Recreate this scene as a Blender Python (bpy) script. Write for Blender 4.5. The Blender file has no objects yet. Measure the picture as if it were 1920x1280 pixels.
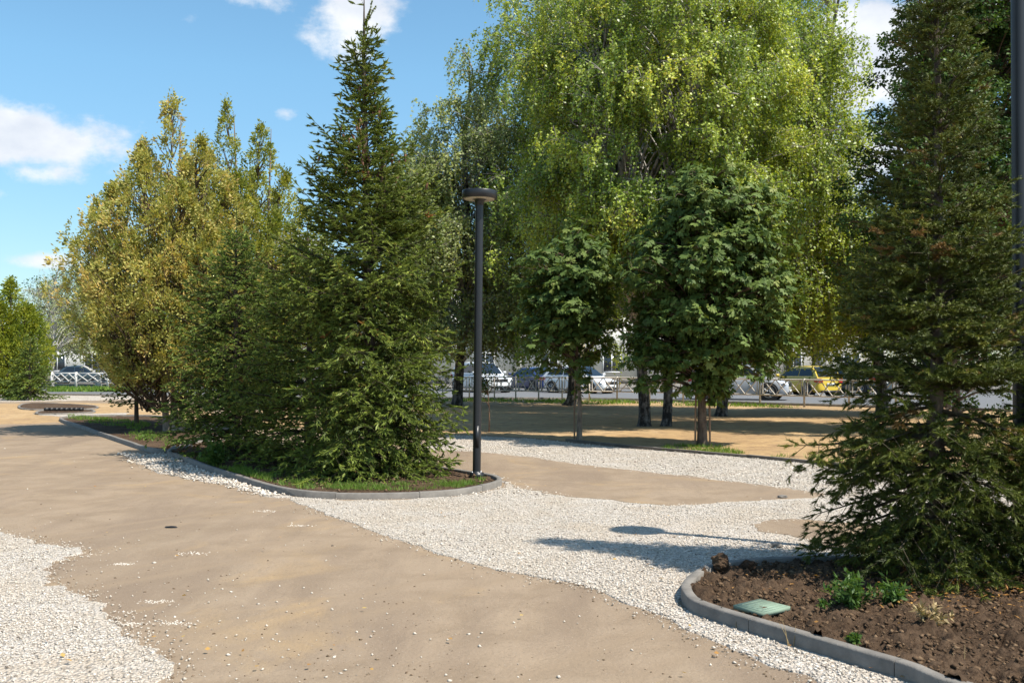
import bpy, math, random
import numpy as np
from mathutils import Vector, noise as mnoise
from mathutils.geometry import tessellate_polygon

R = math.radians
S = bpy.context.scene
COL = S.collection

# ---------------------------------------------------------------- camera
FPX = 1867.0            # focal length in photo pixels (1920 wide)
HOR = 682.0             # horizon row of the photo
EYE = 1.6
cam_d = bpy.data.cameras.new('camera')
cam = bpy.data.objects.new('camera', cam_d)
COL.objects.link(cam)
cam_d.sensor_width = 36.0
cam_d.lens = 36.0 * FPX / 1920.0
cam_d.shift_y = 42.0 / 1920.0          # level camera, verticals stay vertical
cam.location = (0, 0, EYE)
cam.rotation_euler = (R(90), 0, 0)
cam_d.clip_start = 0.1
cam_d.clip_end = 3000
cam_d.dof.use_dof = True
cam_d.dof.focus_distance = 13.7
cam_d.dof.aperture_fstop = 6.3
S.camera = cam
S.render.resolution_x, S.render.resolution_y = 1024, 682

# ---------------------------------------------------------------- light
SUN_EL = 56.0
SUN_AZ = math.atan2(0.86, -0.51)        # clockwise from +Y: sun stands to the right, a little behind the camera
sx, sy = math.sin(SUN_AZ) * math.cos(R(SUN_EL)), math.cos(SUN_AZ) * math.cos(R(SUN_EL))
sun_dir = Vector((sx, sy, math.sin(R(SUN_EL))))
sd = bpy.data.lights.new('sun', 'SUN')
sd.energy = 5.0
sd.angle = R(0.5)
sd.color = (1.0, 0.94, 0.84)
so = bpy.data.objects.new('sun', sd)
so.rotation_euler = sun_dir.to_track_quat('Z', 'Y').to_euler()
so.location = (20, -10, 30)
COL.objects.link(so)

W = bpy.data.worlds.new('World')
S.world = W
W.use_nodes = True
wn, wl = W.node_tree.nodes, W.node_tree.links
wn.clear()


def N(nodes, typ, **kw):
    n = nodes.new(typ)
    for k, v in kw.items():
        if isinstance(k, str) and hasattr(n, k):
            setattr(n, k, v)
    return n


def build_world():
    out = wn.new('ShaderNodeOutputWorld')
    bg = wn.new('ShaderNodeBackground')
    bg.inputs['Strength'].default_value = 0.11
    sky = wn.new('ShaderNodeTexSky')
    sky.sky_type = 'NISHITA'
    sky.sun_disc = False
    sky.sun_elevation = R(SUN_EL)
    sky.sun_rotation = SUN_AZ
    sky.altitude = 100
    sky.air_density = 1.0
    sky.dust_density = 0.35
    sky.ozone_density = 1.2
    geo = wn.new('ShaderNodeTexCoord')
    sep = wn.new('ShaderNodeSeparateXYZ')
    wl.new(geo.outputs['Generated'], sep.inputs[0])

    def M(op, a, b=None, c=None, clamp=False):
        m = wn.new('ShaderNodeMath')
        m.operation = op
        m.use_clamp = clamp
        for i, v in enumerate((a, b, c)):
            if v is None:
                continue
            if isinstance(v, (int, float)):
                m.inputs[i].default_value = v
            else:
                wl.new(v, m.inputs[i])
        return m.outputs[0]
    # azimuth / elevation of the looking direction (a real direction in the world)
    az = M('ARCTAN2', sep.outputs[0], sep.outputs[1])
    hyp = M('SQRT', M('ADD', M('MULTIPLY', sep.outputs[0], sep.outputs[0]), M('MULTIPLY', sep.outputs[1], sep.outputs[1])))
    el = M('ARCTAN2', sep.outputs[2], hyp)
    comb = wn.new('ShaderNodeCombineXYZ')
    wl.new(az, comb.inputs[0])
    wl.new(M('MULTIPLY', el, 1.5), comb.inputs[1])

    def noise(scale, det, rough, off=0.0):
        n = wn.new('ShaderNodeTexNoise')
        n.inputs['Scale'].default_value = scale
        n.inputs['Detail'].default_value = det
        n.inputs['Roughness'].default_value = rough
        mp = wn.new('ShaderNodeMapping')
        mp.inputs['Location'].default_value = (off, off * .7, off * .3)
        wl.new(comb.outputs[0], mp.inputs['Vector'])
        wl.new(mp.outputs[0], n.inputs['Vector'])
        return n.outputs['Fac']
    n1 = noise(9.0, 8, .62, 3.1)
    n2 = noise(30.0, 6, .6, 7.7)
    puff = M('ADD', M('MULTIPLY', n1, .75), M('MULTIPLY', n2, .25))
    # cumulus: centre (azimuth, elevation), half sizes in degrees
    clouds = [(-27.2, 11.5, 6.2, 2.0, 1.15), (-25.4, 9.9, 3.4, .9, .8), (-29.0, 8.7, 2.6, 1.0, .7),
              (-14.8, 20.0, 3.6, 1.3, .82), (-9.0, 18.9, 2.8, 2.4, .80), (-25.0, 5.3, 2.8, .6, .85), (-12.2, 6.7, 2.0, .8, .9),
              (-17.8, 18.2, 1.1, .6, .55), (-17.2, 16.1, .8, .4, .4), (-12.8, 13.7, .9, .5, .6),
              (20.5, 16.0, 5.5, 3.2, 1.25), (26.0, 17.5, 5, 3.0, 1.1), (19.0, 11.5, 4, 2.6, 1.0), (-22, 20.2, 3.0, .8, .5),
              (-6.5, 20.8, 1.6, .5, .4), (8, 14, 7, 3, .8), (-60, 16, 14, 4, 1), (-95, 22, 14, 5, 1), (60, 18, 16, 5, 1),
              (100, 25, 18, 6, 1), (150, 20, 20, 6, 1), (-150, 24, 18, 6, 1), (70, 45, 20, 10, .8), (-70, 48, 18, 9, .8)]
    tot = None
    for (a, e, ra, re_, amp) in clouds:
        dx = M('MULTIPLY', M('SUBTRACT', az, R(a)), 1.0 / R(ra))
        dy = M('MULTIPLY', M('SUBTRACT', el, R(e)), 1.0 / R(re_))
        d2 = M('ADD', M('MULTIPLY', dx, dx), M('MULTIPLY', dy, dy))
        g = M('MULTIPLY', M('POWER', 2.718, M('MULTIPLY', d2, -1.0)), amp)
        tot = g if tot is None else M('MAXIMUM', tot, g)
    dens = M('ADD', tot, M('MULTIPLY', M('SUBTRACT', puff, .5), 2.3))
    mr = wn.new('ShaderNodeMapRange')
    mr.interpolation_type = 'SMOOTHSTEP'
    mr.inputs['From Min'].default_value = .36
    mr.inputs['From Max'].default_value = .82
    wl.new(dens, mr.inputs['Value'])
    mask = M('MULTIPLY', mr.outputs[0], M('SMOOTH_MIN', M('MULTIPLY', tot, 4.0), 1.0, .2), clamp=True)
    # cloud tone: brighter crests, faintly grey bases, from a slow noise
    n3 = noise(14.0, 5, .55, 1.3)
    cr = wn.new('ShaderNodeValToRGB')
    cr.color_ramp.elements[0].position = .32
    cr.color_ramp.elements[0].color = (4.9, 5.2, 5.8, 1)
    cr.color_ramp.elements[1].position = .62
    cr.color_ramp.elements[1].color = (6.6, 6.7, 6.8, 1)
    wl.new(n3, cr.inputs[0])
    mix = wn.new('ShaderNodeMix')
    mix.data_type = 'RGBA'
    wl.new(M('MULTIPLY', mask, .93), mix.inputs['Factor'])
    tint = wn.new('ShaderNodeMix'); tint.data_type = 'RGBA'; tint.blend_type = 'MULTIPLY'
    tint.inputs['Factor'].default_value = 1
    wl.new(sky.outputs[0], tint.inputs['A'])
    tint.inputs['B'].default_value = (.90, 1.20, 1.20, 1)
    hz = wn.new('ShaderNodeMapRange')
    hz.inputs['From Min'].default_value = 0.0
    hz.inputs['From Max'].default_value = R(16)
    hz.inputs['To Min'].default_value = .74
    wl.new(el, hz.inputs['Value'])
    low = wn.new('ShaderNodeMix'); low.data_type = 'RGBA'; low.blend_type = 'MULTIPLY'
    low.inputs['Factor'].default_value = 1
    wl.new(tint.outputs['Result'], low.inputs['A'])
    hc = wn.new('ShaderNodeMix'); hc.data_type = 'RGBA'
    hz.inputs['To Min'].default_value = 0.0
    hc.inputs['A'].default_value = (.76, .64, .70, 1)
    hc.inputs['B'].default_value = (1, 1, 1, 1)
    wl.new(hz.outputs[0], hc.inputs['Factor'])
    wl.new(hc.outputs['Result'], low.inputs['B'])
    wl.new(low.outputs['Result'], mix.inputs['A'])
    wl.new(cr.outputs[0], mix.inputs['B'])
    wl.new(mix.outputs['Result'], bg.inputs['Color'])
    wl.new(bg.outputs[0], out.inputs['Surface'])


build_world()
S.view_settings.view_transform = 'Standard'
S.view_settings.look = 'None'
S.view_settings.exposure = 0.56
S.view_settings.gamma = 1.0
S.view_settings.use_curve_mapping = False
S.render.engine = 'CYCLES'
S.cycles.max_bounces = 8
S.cycles.diffuse_bounces = 1
S.cycles.transmission_bounces = 4
S.cycles.transparent_max_bounces = 6
S.cycles.caustics_reflective = False
S.cycles.caustics_refractive = False
S.cycles.use_denoising = True

# ---------------------------------------------------------------- helpers


def G(px, py, z=0.0):
    """photo pixel on the ground plane -> world x, y"""
    Y = EYE * FPX / (py - HOR)
    return ((px - 960.0) / FPX * Y, Y)


def at(px, Y):
    return (px - 960.0) / FPX * Y


class MB:
    def __init__(self):
        self.v, self.f3, self.f4 = [], [], []
        self.t3, self.t4, self.m3, self.m4 = [], [], [], []
        self.n = 0

    def add(self, V, F, tone=0.5, mat=0):
        V = np.asarray(V, dtype=np.float32).reshape(-1, 3)
        F = np.asarray(F, dtype=np.int64)
        if len(F) == 0:
            return
        tone = np.broadcast_to(np.asarray(tone, dtype=np.float32), (len(F),))
        mt = np.full(len(F), mat, dtype=np.int32)
        if F.shape[1] == 3:
            self.f3.append(F + self.n); self.t3.append(tone); self.m3.append(mt)
        else:
            self.f4.append(F + self.n); self.t4.append(tone); self.m4.append(mt)
        self.v.append(V)
        self.n += len(V)

    def box(self, x0, x1, y0, y1, z0, z1, tone=.5, mat=0):
        V = [(x, y, z) for z in (z0, z1) for y in (y0, y1) for x in (x0, x1)]
        F = [(0, 2, 3, 1), (4, 5, 7, 6), (0, 1, 5, 4), (2, 6, 7, 3), (0, 4, 6, 2), (1, 3, 7, 5)]
        self.add(V, F, tone, mat)

    def tube(self, P, r, k=5, tone=.5, mat=0, cap=False):
        P = np.asarray(P, dtype=np.float64)
        n = len(P)
        r = np.broadcast_to(np.asarray(r, dtype=np.float64), (n,))
        T = np.gradient(P, axis=0)
        T /= np.linalg.norm(T, axis=1)[:, None] + 1e-9
        ref = np.array([0.0, 0.0, 1.0]) if abs(T[:, 2]).mean() < .8 else np.array([1.0, 0.0, 0.0])
        A = np.cross(T, ref)
        A /= np.linalg.norm(A, axis=1)[:, None] + 1e-9
        B = np.cross(T, A)
        th = np.linspace(0, 2 * math.pi, k, endpoint=False)
        V = P[:, None, :] + r[:, None, None] * (A[:, None, :] * np.cos(th)[None, :, None] + B[:, None, :] * np.sin(th)[None, :, None])
        i = np.arange(n - 1)[:, None] * k
        j = np.arange(k)[None, :]
        j2 = (j + 1) % k
        F = np.stack([i + j, i + j2, i + k + j2, i + k + j], -1).reshape(-1, 4)
        V = V.reshape(-1, 3)
        self.add(V, F, tone, mat)
        if cap:
            for e, sgn in ((0, -1), (n - 1, 1)):
                ring = V[e * k:(e + 1) * k]
                self.add(np.vstack([ring, P[e]]), [((a, (a + 1) % k, k) if sgn > 0 else ((a + 1) % k, a, k)) for a in range(k)], tone, mat)

    def lathe(self, prof, k=24, c=(0, 0), tone=.5, mat=0):
        th = np.linspace(0, 2 * math.pi, k, endpoint=False)
        V = [(c[0] + r * math.cos(t), c[1] + r * math.sin(t), z) for r, z in prof for t in th]
        F = [(i * k + j, i * k + (j + 1) % k, (i + 1) * k + (j + 1) % k, (i + 1) * k + j) for i in range(len(prof) - 1) for j in range(k)]
        self.add(V, F, tone, mat)

    def leaves(self, P, D, Nn, l, w, tone=.5, mat=0, bulge=.45, fold=.0):
        """rhombic leaf blades. P base, D axis (unit), Nn side hint"""
        P = np.asarray(P); D = np.asarray(D)
        n = len(P)
        if n == 0:
            return
        D = D / (np.linalg.norm(D, axis=1)[:, None] + 1e-9)
        Sd = np.cross(D, Nn)
        Sd /= np.linalg.norm(Sd, axis=1)[:, None] + 1e-9
        U = np.cross(Sd, D)
        l = np.broadcast_to(l, (n,))[:, None]
        w = np.broadcast_to(w, (n,))[:, None]
        mid = P + D * l * bulge
        V = np.stack([P, mid + Sd * w * .5 + U * fold * w, P + D * l, mid - Sd * w * .5 + U * fold * w], 1).reshape(-1, 3)
        F = np.arange(n * 4).reshape(-1, 4)
        self.add(V, F, tone, mat)

    def build(self, name, mats, parent=None, smooth=False, loc=None):
        me = bpy.data.meshes.new(name)
        V = np.concatenate(self.v)
        n3 = sum(len(f) for f in self.f3)
        n4 = sum(len(f) for f in self.f4)
        loops = []
        if n3:
            loops.append(np.concatenate(self.f3).reshape(-1))
        if n4:
            loops.append(np.concatenate(self.f4).reshape(-1))
        L = np.concatenate(loops).astype(np.int32)
        me.vertices.add(len(V))
        me.vertices.foreach_set('co', V.reshape(-1))
        me.loops.add(len(L))
        me.loops.foreach_set('vertex_index', L)
        me.polygons.add(n3 + n4)
        st = np.concatenate([np.arange(n3) * 3, n3 * 3 + np.arange(n4) * 4]).astype(np.int32)
        me.polygons.foreach_set('loop_start', st)
        me.update(calc_edges=True)
        tone = np.concatenate(self.t3 + self.t4).astype(np.float32)
        mt = np.concatenate(self.m3 + self.m4).astype(np.int32)
        a = me.attributes.new('tone', 'FLOAT', 'FACE')
        a.data.foreach_set('value', tone)
        if not isinstance(mats, (list, tuple)):
            mats = [mats]
        for m in mats:
            me.materials.append(m)
        me.polygons.foreach_set('material_index', mt)
        if smooth:
            me.polygons.foreach_set('use_smooth', np.ones(n3 + n4, dtype=bool))
        me.update()
        o = bpy.data.objects.new(name, me)
        COL.objects.link(o)
        if parent is not None:
            o.parent = parent
        if loc is not None:
            o.location = loc
        return o


def tag(o, label=None, cat=None, group=None, kind=None):
    if label: o['label'] = label
    if cat: o['category'] = cat
    if group: o['group'] = group
    if kind: o['kind'] = kind
    return o


def thing(name, label, cat, loc=(0, 0, 0), rz=0.0, group=None):
    o = bpy.data.objects.new(name, None)
    o.empty_display_size = .2
    COL.objects.link(o)
    o.location = loc
    o.rotation_euler = (0, 0, rz)
    return tag(o, label, cat, group)


def copy_tree(o, parent=None):
    c = o.copy()
    COL.objects.link(c)
    c.parent = parent
    for ch in [x for x in bpy.data.objects if x.parent == o]:
        copy_tree(ch, c)
    return c


# ---------------------------------------------------------------- materials
MATS = {}


def mat(name):
    m = bpy.data.materials.new(name)
    m.use_nodes = True
    m.node_tree.nodes.clear()
    MATS[name] = m
    return m, m.node_tree.nodes, m.node_tree.links


def ramp(n, l, fac, stops, interp='LINEAR'):
    r = n.new('ShaderNodeValToRGB')
    r.color_ramp.interpolation = interp
    while len(r.color_ramp.elements) < len(stops):
        r.color_ramp.elements.new(.5)
    for e, (p, c) in zip(r.color_ramp.elements, stops):
        e.position = p
        e.color = tuple(c) + (1,) if len(c) == 3 else c
    l.new(fac, r.inputs[0])
    return r.outputs[0]


def ntex(n, l, scale, det=5, rough=.6, vec=None, dist=0.0):
    t = n.new('ShaderNodeTexNoise')
    t.inputs['Scale'].default_value = scale
    t.inputs['Detail'].default_value = det
    t.inputs['Roughness'].default_value = rough
    t.inputs['Distortion'].default_value = dist
    if vec is not None:
        l.new(vec, t.inputs['Vector'])
    return t.outputs['Fac']


def mixc(n, l, fac, a, b, mode='MIX'):
    m = n.new('ShaderNodeMix')
    m.data_type = 'RGBA'
    m.blend_type = mode
    for sock, v in (('Factor', fac), ('A', a), ('B', b)):
        if isinstance(v, (int, float)):
            m.inputs[sock].default_value = v
        elif isinstance(v, tuple):
            m.inputs[sock].default_value = v + (1,) if len(v) == 3 else v
        else:
            l.new(v, m.inputs[sock])
    return m.outputs['Result']


def simple(name, col, rough=.6, metal=0.0, var=.12, scale=6.0, coat=0.0, bump=0.0):
    m, n, l = mat(name)
    out = n.new('ShaderNodeOutputMaterial')
    p = n.new('ShaderNodeBsdfPrincipled')
    geo = n.new('ShaderNodeNewGeometry')
    tc = n.new('ShaderNodeTexCoord')
    f = ntex(n, l, scale, 6, .65, tc.outputs['Object'])
    d = tuple(c * (1 - var) for c in col)
    u = tuple(min(1, c * (1 + var)) for c in col)
    l.new(ramp(n, l, f, [(.3, d), (.7, u)]), p.inputs['Base Color'])
    p.inputs['Roughness'].default_value = rough
    p.inputs['Metallic'].default_value = metal
    if coat:
        p.inputs['Coat Weight'].default_value = coat
    if bump:
        b = n.new('ShaderNodeBump')
        b.inputs['Strength'].default_value = bump
        b.inputs['Distance'].default_value = .01
        l.new(ntex(n, l, scale * 8, 5, .7, tc.outputs['Object']), b.inputs['Height'])
        l.new(b.outputs[0], p.inputs['Normal'])
    l.new(p.outputs[0], out.inputs['Surface'])
    return m


def leafmat(name, stops, trans=.35, rough=.5, spec=.4, tcol=1.5):
    m, n, l = mat(name)
    out = n.new('ShaderNodeOutputMaterial')
    at_ = n.new('ShaderNodeAttribute')
    at_.attribute_name = 'tone'
    c = ramp(n, l, at_.outputs['Fac'], stops)
    p = n.new('ShaderNodeBsdfPrincipled')
    l.new(c, p.inputs['Base Color'])
    p.inputs['Roughness'].default_value = rough
    p.inputs['Specular IOR Level'].default_value = spec
    t = n.new('ShaderNodeBsdfTranslucent')
    tc = mixc(n, l, 1.0, c, (tcol * 1.15, tcol * 1.1, tcol * .5), 'MULTIPLY')
    l.new(tc, t.inputs['Color'])
    mx = n.new('ShaderNodeMixShader')
    mx.inputs[0].default_value = trans
    l.new(p.outputs[0], mx.inputs[1])
    l.new(t.outputs[0], mx.inputs[2])
    l.new(mx.outputs[0], out.inputs['Surface'])
    return m


def barkmat(name, dark, light, scale=14, stretch=.25, thr=(.35, .65), bump=.6):
    m, n, l = mat(name)
    out = n.new('ShaderNodeOutputMaterial')
    p = n.new('ShaderNodeBsdfPrincipled')
    tc = n.new('ShaderNodeTexCoord')
    mp = n.new('ShaderNodeMapping')
    mp.inputs['Scale'].default_value = (1, 1, stretch)
    l.new(tc.outputs['Object'], mp.inputs['Vector'])
    f = ntex(n, l, scale, 8, .7, mp.outputs[0])
    l.new(ramp(n, l, f, [(thr[0], dark), (thr[1], light)]), p.inputs['Base Color'])
    p.inputs['Roughness'].default_value = .9
    b = n.new('ShaderNodeBump')
    b.inputs['Strength'].default_value = bump
    b.inputs['Distance'].default_value = .02
    l.new(f, b.inputs['Height'])
    l.new(b.outputs[0], p.inputs['Normal'])
    l.new(p.outputs[0], out.inputs['Surface'])
    return m


def dirtmat():
    m, n, l = mat('packed_dirt')
    out = n.new('ShaderNodeOutputMaterial')
    p = n.new('ShaderNodeBsdfPrincipled')
    g = n.new('ShaderNodeNewGeometry')
    pos = g.outputs['Position']
    f1 = ntex(n, l, .22, 5, .6, pos, .6)
    f2 = ntex(n, l, 1.7, 8, .62, pos, .4)
    f3 = ntex(n, l, 38, 6, .7, pos)
    mp = n.new('ShaderNodeMapping')
    mp.inputs['Rotation'].default_value = (0, 0, R(-38))
    mp.inputs['Scale'].default_value = (0.857, 0.167, 0.704)
    l.new(pos, mp.inputs['Vector'])
    f4 = ntex(n, l, 1.1, 7, .6, mp.outputs[0], .3)     # wheel drag streaks along the path
    c = ramp(n, l, f1, [(.3, (0.265, 0.202, 0.139)), (.55, (0.303, 0.228, 0.158)), (.75, (0.331, 0.246, 0.158))])
    c = mixc(n, l, ramp(n, l, f2, [(.38, (1, 1, 1)), (.56, (0, 0, 0))]), c, (0.248, 0.183, 0.123))
    c = mixc(n, l, ramp(n, l, f4, [(.48, (0, 0, 0)), (.64, (1, 1, 1))]), c, (0.226, 0.167, 0.117))
    c = mixc(n, l, ramp(n, l, ntex(n, l, .5, 6, .6, pos, 1.5), [(.56, (0, 0, 0)), (.74, (.85, .85, .85))]), c, (0.365, 0.251, 0.133))
    c = mixc(n, l, ramp(n, l, f3, [(.32, (.8, .8, .8)), (.46, (0, 0, 0))]), c, (0.200, 0.148, 0.102))
    c = mixc(n, l, ramp(n, l, ntex(n, l, 70, 3, .6, pos), [(.63, (0, 0, 0)), (.71, (.8, .8, .8))]), c, (0.411, 0.362, 0.309))
    wv = n.new('ShaderNodeTexWave')
    wv.wave_type = 'BANDS'; wv.bands_direction = 'X'
    wv.inputs['Scale'].default_value = .16
    wv.inputs['Distortion'].default_value = 2.2
    wv.inputs['Detail'].default_value = 2
    wv.inputs['Detail Scale'].default_value = .35
    mp2 = n.new('ShaderNodeMapping'); mp2.inputs['Rotation'].default_value = (0, 0, R(38))
    l.new(pos, mp2.inputs['Vector']); l.new(mp2.outputs[0], wv.inputs['Vector'])
    trk = ramp(n, l, wv.outputs['Fac'], [(.76, (0, 0, 0)), (.90, (.8, .8, .8)), (.97, (.15, .15, .15))])
    c = mixc(n, l, trk, c, (.27, .20, .135))
    l.new(c, p.inputs['Base Color'])
    p.inputs['Roughness'].default_value = .95
    p.inputs['Specular IOR Level'].default_value = .2
    b1 = n.new('ShaderNodeBump'); b1.inputs['Strength'].default_value = .7; b1.inputs['Distance'].default_value = .012
    l.new(f3, b1.inputs['Height'])
    b2 = n.new('ShaderNodeBump'); b2.inputs['Strength'].default_value = .55; b2.inputs['Distance'].default_value = .05
    l.new(f2, b2.inputs['Height'])
    l.new(b1.outputs[0], b2.inputs['Normal'])
    l.new(b2.outputs[0], p.inputs['Normal'])
    l.new(p.outputs[0], out.inputs['Surface'])
    return m


def sandmat():
    m, n, l = mat('orange_sand')
    out = n.new('ShaderNodeOutputMaterial')
    p = n.new('ShaderNodeBsdfPrincipled')
    g = n.new('ShaderNodeNewGeometry')
    pos = g.outputs['Position']
    f1 = ntex(n, l, .35, 7, .62, pos, .8)
    f2 = ntex(n, l, 3.0, 8, .65, pos)
    f3 = ntex(n, l, 30, 5, .7, pos)
    c = ramp(n, l, f1, [(.3, (0.344, 0.219, 0.103)), (.5, (0.430, 0.280, 0.129)), (.72, (0.490, 0.344, 0.185))])
    c = mixc(n, l, ramp(n, l, f2, [(.36, (.8, .8, .8)), (.5, (0, 0, 0))]), c, (0.215, 0.129, 0.069))
    c = mixc(n, l, ramp(n, l, f3, [(.35, (.6, .6, .6)), (.5, (0, 0, 0))]), c, (0.258, 0.163, 0.086))
    l.new(c, p.inputs['Base Color'])
    p.inputs['Roughness'].default_value = .95
    b2 = n.new('ShaderNodeBump'); b2.inputs['Strength'].default_value = .8; b2.inputs['Distance'].default_value = .08
    l.new(f2, b2.inputs['Height'])
    l.new(b2.outputs[0], p.inputs['Normal'])
    l.new(p.outputs[0], out.inputs['Surface'])
    return m


def gravelmat():
    m, n, l = mat('white_gravel')
    out = n.new('ShaderNodeOutputMaterial')
    p = n.new('ShaderNodeBsdfPrincipled')
    g = n.new('ShaderNodeNewGeometry')
    pos = g.outputs['Position']
    v = n.new('ShaderNodeTexVoronoi')
    v.inputs['Scale'].default_value = 42
    l.new(pos, v.inputs['Vector'])
    v2 = n.new('ShaderNodeTexVoronoi')
    v2.inputs['Scale'].default_value = 85
    l.new(pos, v2.inputs['Vector'])
    f1 = ntex(n, l, 1.2, 7, .65, pos, .5)
    sep = n.new('ShaderNodeSeparateColor')
    l.new(v.outputs['Color'], sep.inputs[0])
    c = ramp(n, l, sep.outputs[0], [(0, (0.285, 0.242, 0.193)), (.12, (0.450, 0.392, 0.329)), (.5, (0.571, 0.510, 0.442)), (1, (0.675, 0.619, 0.546))])
    c = mixc(n, l, ramp(n, l, f1, [(.42, (0, 0, 0)), (.68, (.85, .85, .85))]), c, (0.484, 0.392, 0.289))
    c = mixc(n, l, ramp(n, l, v.outputs['Distance'], [(.45, (0, 0, 0)), (.75, (.6, .6, .6))]), c, (0.225, 0.183, 0.145))
    l.new(c, p.inputs['Base Color'])
    p.inputs['Roughness'].default_value = .9
    b = n.new('ShaderNodeBump'); b.inputs['Strength'].default_value = 1.0; b.inputs['Distance'].default_value = .02
    b.invert = True
    l.new(v.outputs['Distance'], b.inputs['Height'])
    b2 = n.new('ShaderNodeBump'); b2.inputs['Strength'].default_value = .6; b2.inputs['Distance'].default_value = .008
    b2.invert = True
    l.new(v2.outputs['Distance'], b2.inputs['Height'])
    l.new(b.outputs[0], b2.inputs['Normal'])
    l.new(b2.outputs[0], p.inputs['Normal'])
    l.new(p.outputs[0], out.inputs['Surface'])
    return m


def soilmat():
    m, n, l = mat('dark_soil')
    out = n.new('ShaderNodeOutputMaterial')
    p = n.new('ShaderNodeBsdfPrincipled')
    g = n.new('ShaderNodeNewGeometry')
    pos = g.outputs['Position']
    f1 = ntex(n, l, 1.5, 7, .65, pos)
    f2 = ntex(n, l, 24, 8, .7, pos)
    c = ramp(n, l, f1, [(.3, (0.064, 0.040, 0.024)), (.55, (0.106, 0.068, 0.042)), (.75, (0.149, 0.099, 0.062))])
    c = mixc(n, l, ramp(n, l, f2, [(.36, (.8, .8, .8)), (.52, (0, 0, 0))]), c, (0.032, 0.019, 0.012))
    l.new(c, p.inputs['Base Color'])
    p.inputs['Roughness'].default_value = 1
    p.inputs['Specular IOR Level'].default_value = .15
    b2 = n.new('ShaderNodeBump'); b2.inputs['Strength'].default_value = 1; b2.inputs['Distance'].default_value = .03
    l.new(f2, b2.inputs['Height'])
    l.new(b2.outputs[0], p.inputs['Normal'])
    l.new(p.outputs[0], out.inputs['Surface'])
    return m


def attrmat(name, stops, rough=.9, spec=.3):
    m, n, l = mat(name)
    out = n.new('ShaderNodeOutputMaterial')
    p = n.new('ShaderNodeBsdfPrincipled')
    a = n.new('ShaderNodeAttribute'); a.attribute_name = 'tone'
    tc = n.new('ShaderNodeTexCoord')
    c = ramp(n, l, a.outputs['Fac'], stops)
    c = mixc(n, l, ntex(n, l, 60, 4, .6, tc.outputs['Object']), c, (.8, .78, .74), 'MULTIPLY')
    l.new(c, p.inputs['Base Color'])
    p.inputs['Roughness'].default_value = rough
    p.inputs['Specular IOR Level'].default_value = spec
    l.new(p.outputs[0], out.inputs['Surface'])
    return m


M_dirt, M_sand, M_gravel, M_soil = dirtmat(), sandmat(), gravelmat(), soilmat()
M_stone = attrmat('crushed_limestone', [(0, (0.175, 0.142, 0.112)), (.10, (0.349, 0.296, 0.241)), (.3, (0.546, 0.477, 0.400)), (.7, (0.677, 0.604, 0.522)), (1, (0.830, 0.763, 0.680))])
M_clod = attrmat('earth_clod', [(0, (0.057, 0.036, 0.023)), (.5, (0.131, 0.084, 0.051)), (1, (0.221, 0.148, 0.090))], 1, .1)
M_crumb = attrmat('dirt_crumb', [(0, (0.115, 0.080, 0.051)), (.6, (0.213, 0.152, 0.101)), (1, (0.328, 0.248, 0.172))], 1, .1)
M_rim = simple('alloy', (0.369, 0.368, 0.374), .35, .8)
M_kerb = simple('kerb_concrete', (0.184, 0.166, 0.145), .85, var=.30, scale=7, bump=.5)
M_asphalt = simple('asphalt', (0.143, 0.144, 0.148), .85, var=.12, scale=3)
M_line = simple('road_paint', (0.615, 0.600, 0.569), .7)
M_lawn = simple('lawn_ground', (0.070, 0.112, 0.023), .9, var=.35, scale=2)
M_pole = simple('black_powder_coat', (0.016, 0.017, 0.020), .38, var=.1)
M_diff = simple('frosted_lens', (0.451, 0.400, 0.312), .4)
M_white = simple('white_paint', (0.574, 0.552, 0.515), .5, var=.08, scale=15)
M_rustw = simple('weathered_white_paint', (0.558, 0.512, 0.452), .6, var=.25, scale=14)
M_bark = barkmat('grey_brown_bark', (0.045, 0.030, 0.022), (0.156, 0.116, 0.082))
M_barkl = barkmat('pale_bark', (0.131, 0.096, 0.070), (0.344, 0.272, 0.203), 12)
M_birch = barkmat('birch_bark', (0.029, 0.024, 0.022), (0.508, 0.480, 0.437), 7, .9, (.38, .5), .3)
M_birchlow = barkmat('birch_bark_low', (0.016, 0.014, 0.012), (0.246, 0.224, 0.203), 9, .5, (.45, .68), .8)
M_stake = barkmat('stake_wood', (0.164, 0.096, 0.055), (0.344, 0.224, 0.140), 20, .1)
M_twig = simple('twig_bark', (0.107, 0.070, 0.043), .9)
M_twigs = simple('spruce_twig_bark', (0.061, 0.048, 0.025), .9)
M_twigp = simple('pale_twig', (0.295, 0.264, 0.226), .9)
M_twigd = simple('dry_twig', (0.221, 0.120, 0.066), .9)
M_spruce = leafmat('spruce_needles', [(0, (0.046, 0.067, 0.014)), (.35, (0.104, 0.142, 0.024)), (.7, (0.203, 0.254, 0.040)), (.93, (0.305, 0.341, 0.065)), (.97, (0.291, 0.123, 0.041)), (1, (0.378, 0.160, 0.058))], .08, .55, .3, 1.3)
M_spruce_b = leafmat('spruce_needles_bluish', [(0, (0.050, 0.078, 0.019)), (.4, (0.109, 0.163, 0.031)), (.8, (0.196, 0.262, 0.047)), (.94, (0.275, 0.333, 0.073)), (.97, (0.291, 0.120, 0.040)), (1, (0.378, 0.156, 0.056))], .08, .55, .3, 1.3)
M_spruce_o = leafmat('spruce_needles_olive', [(0, (0.034, 0.048, 0.010)), (.4, (0.072, 0.093, 0.014)), (.8, (0.136, 0.158, 0.023)), (.94, (0.204, 0.200, 0.034)), (.97, (0.181, 0.105, 0.029)), (1, (0.227, 0.126, 0.038))], .08, .55, .3, 1.3)
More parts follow.
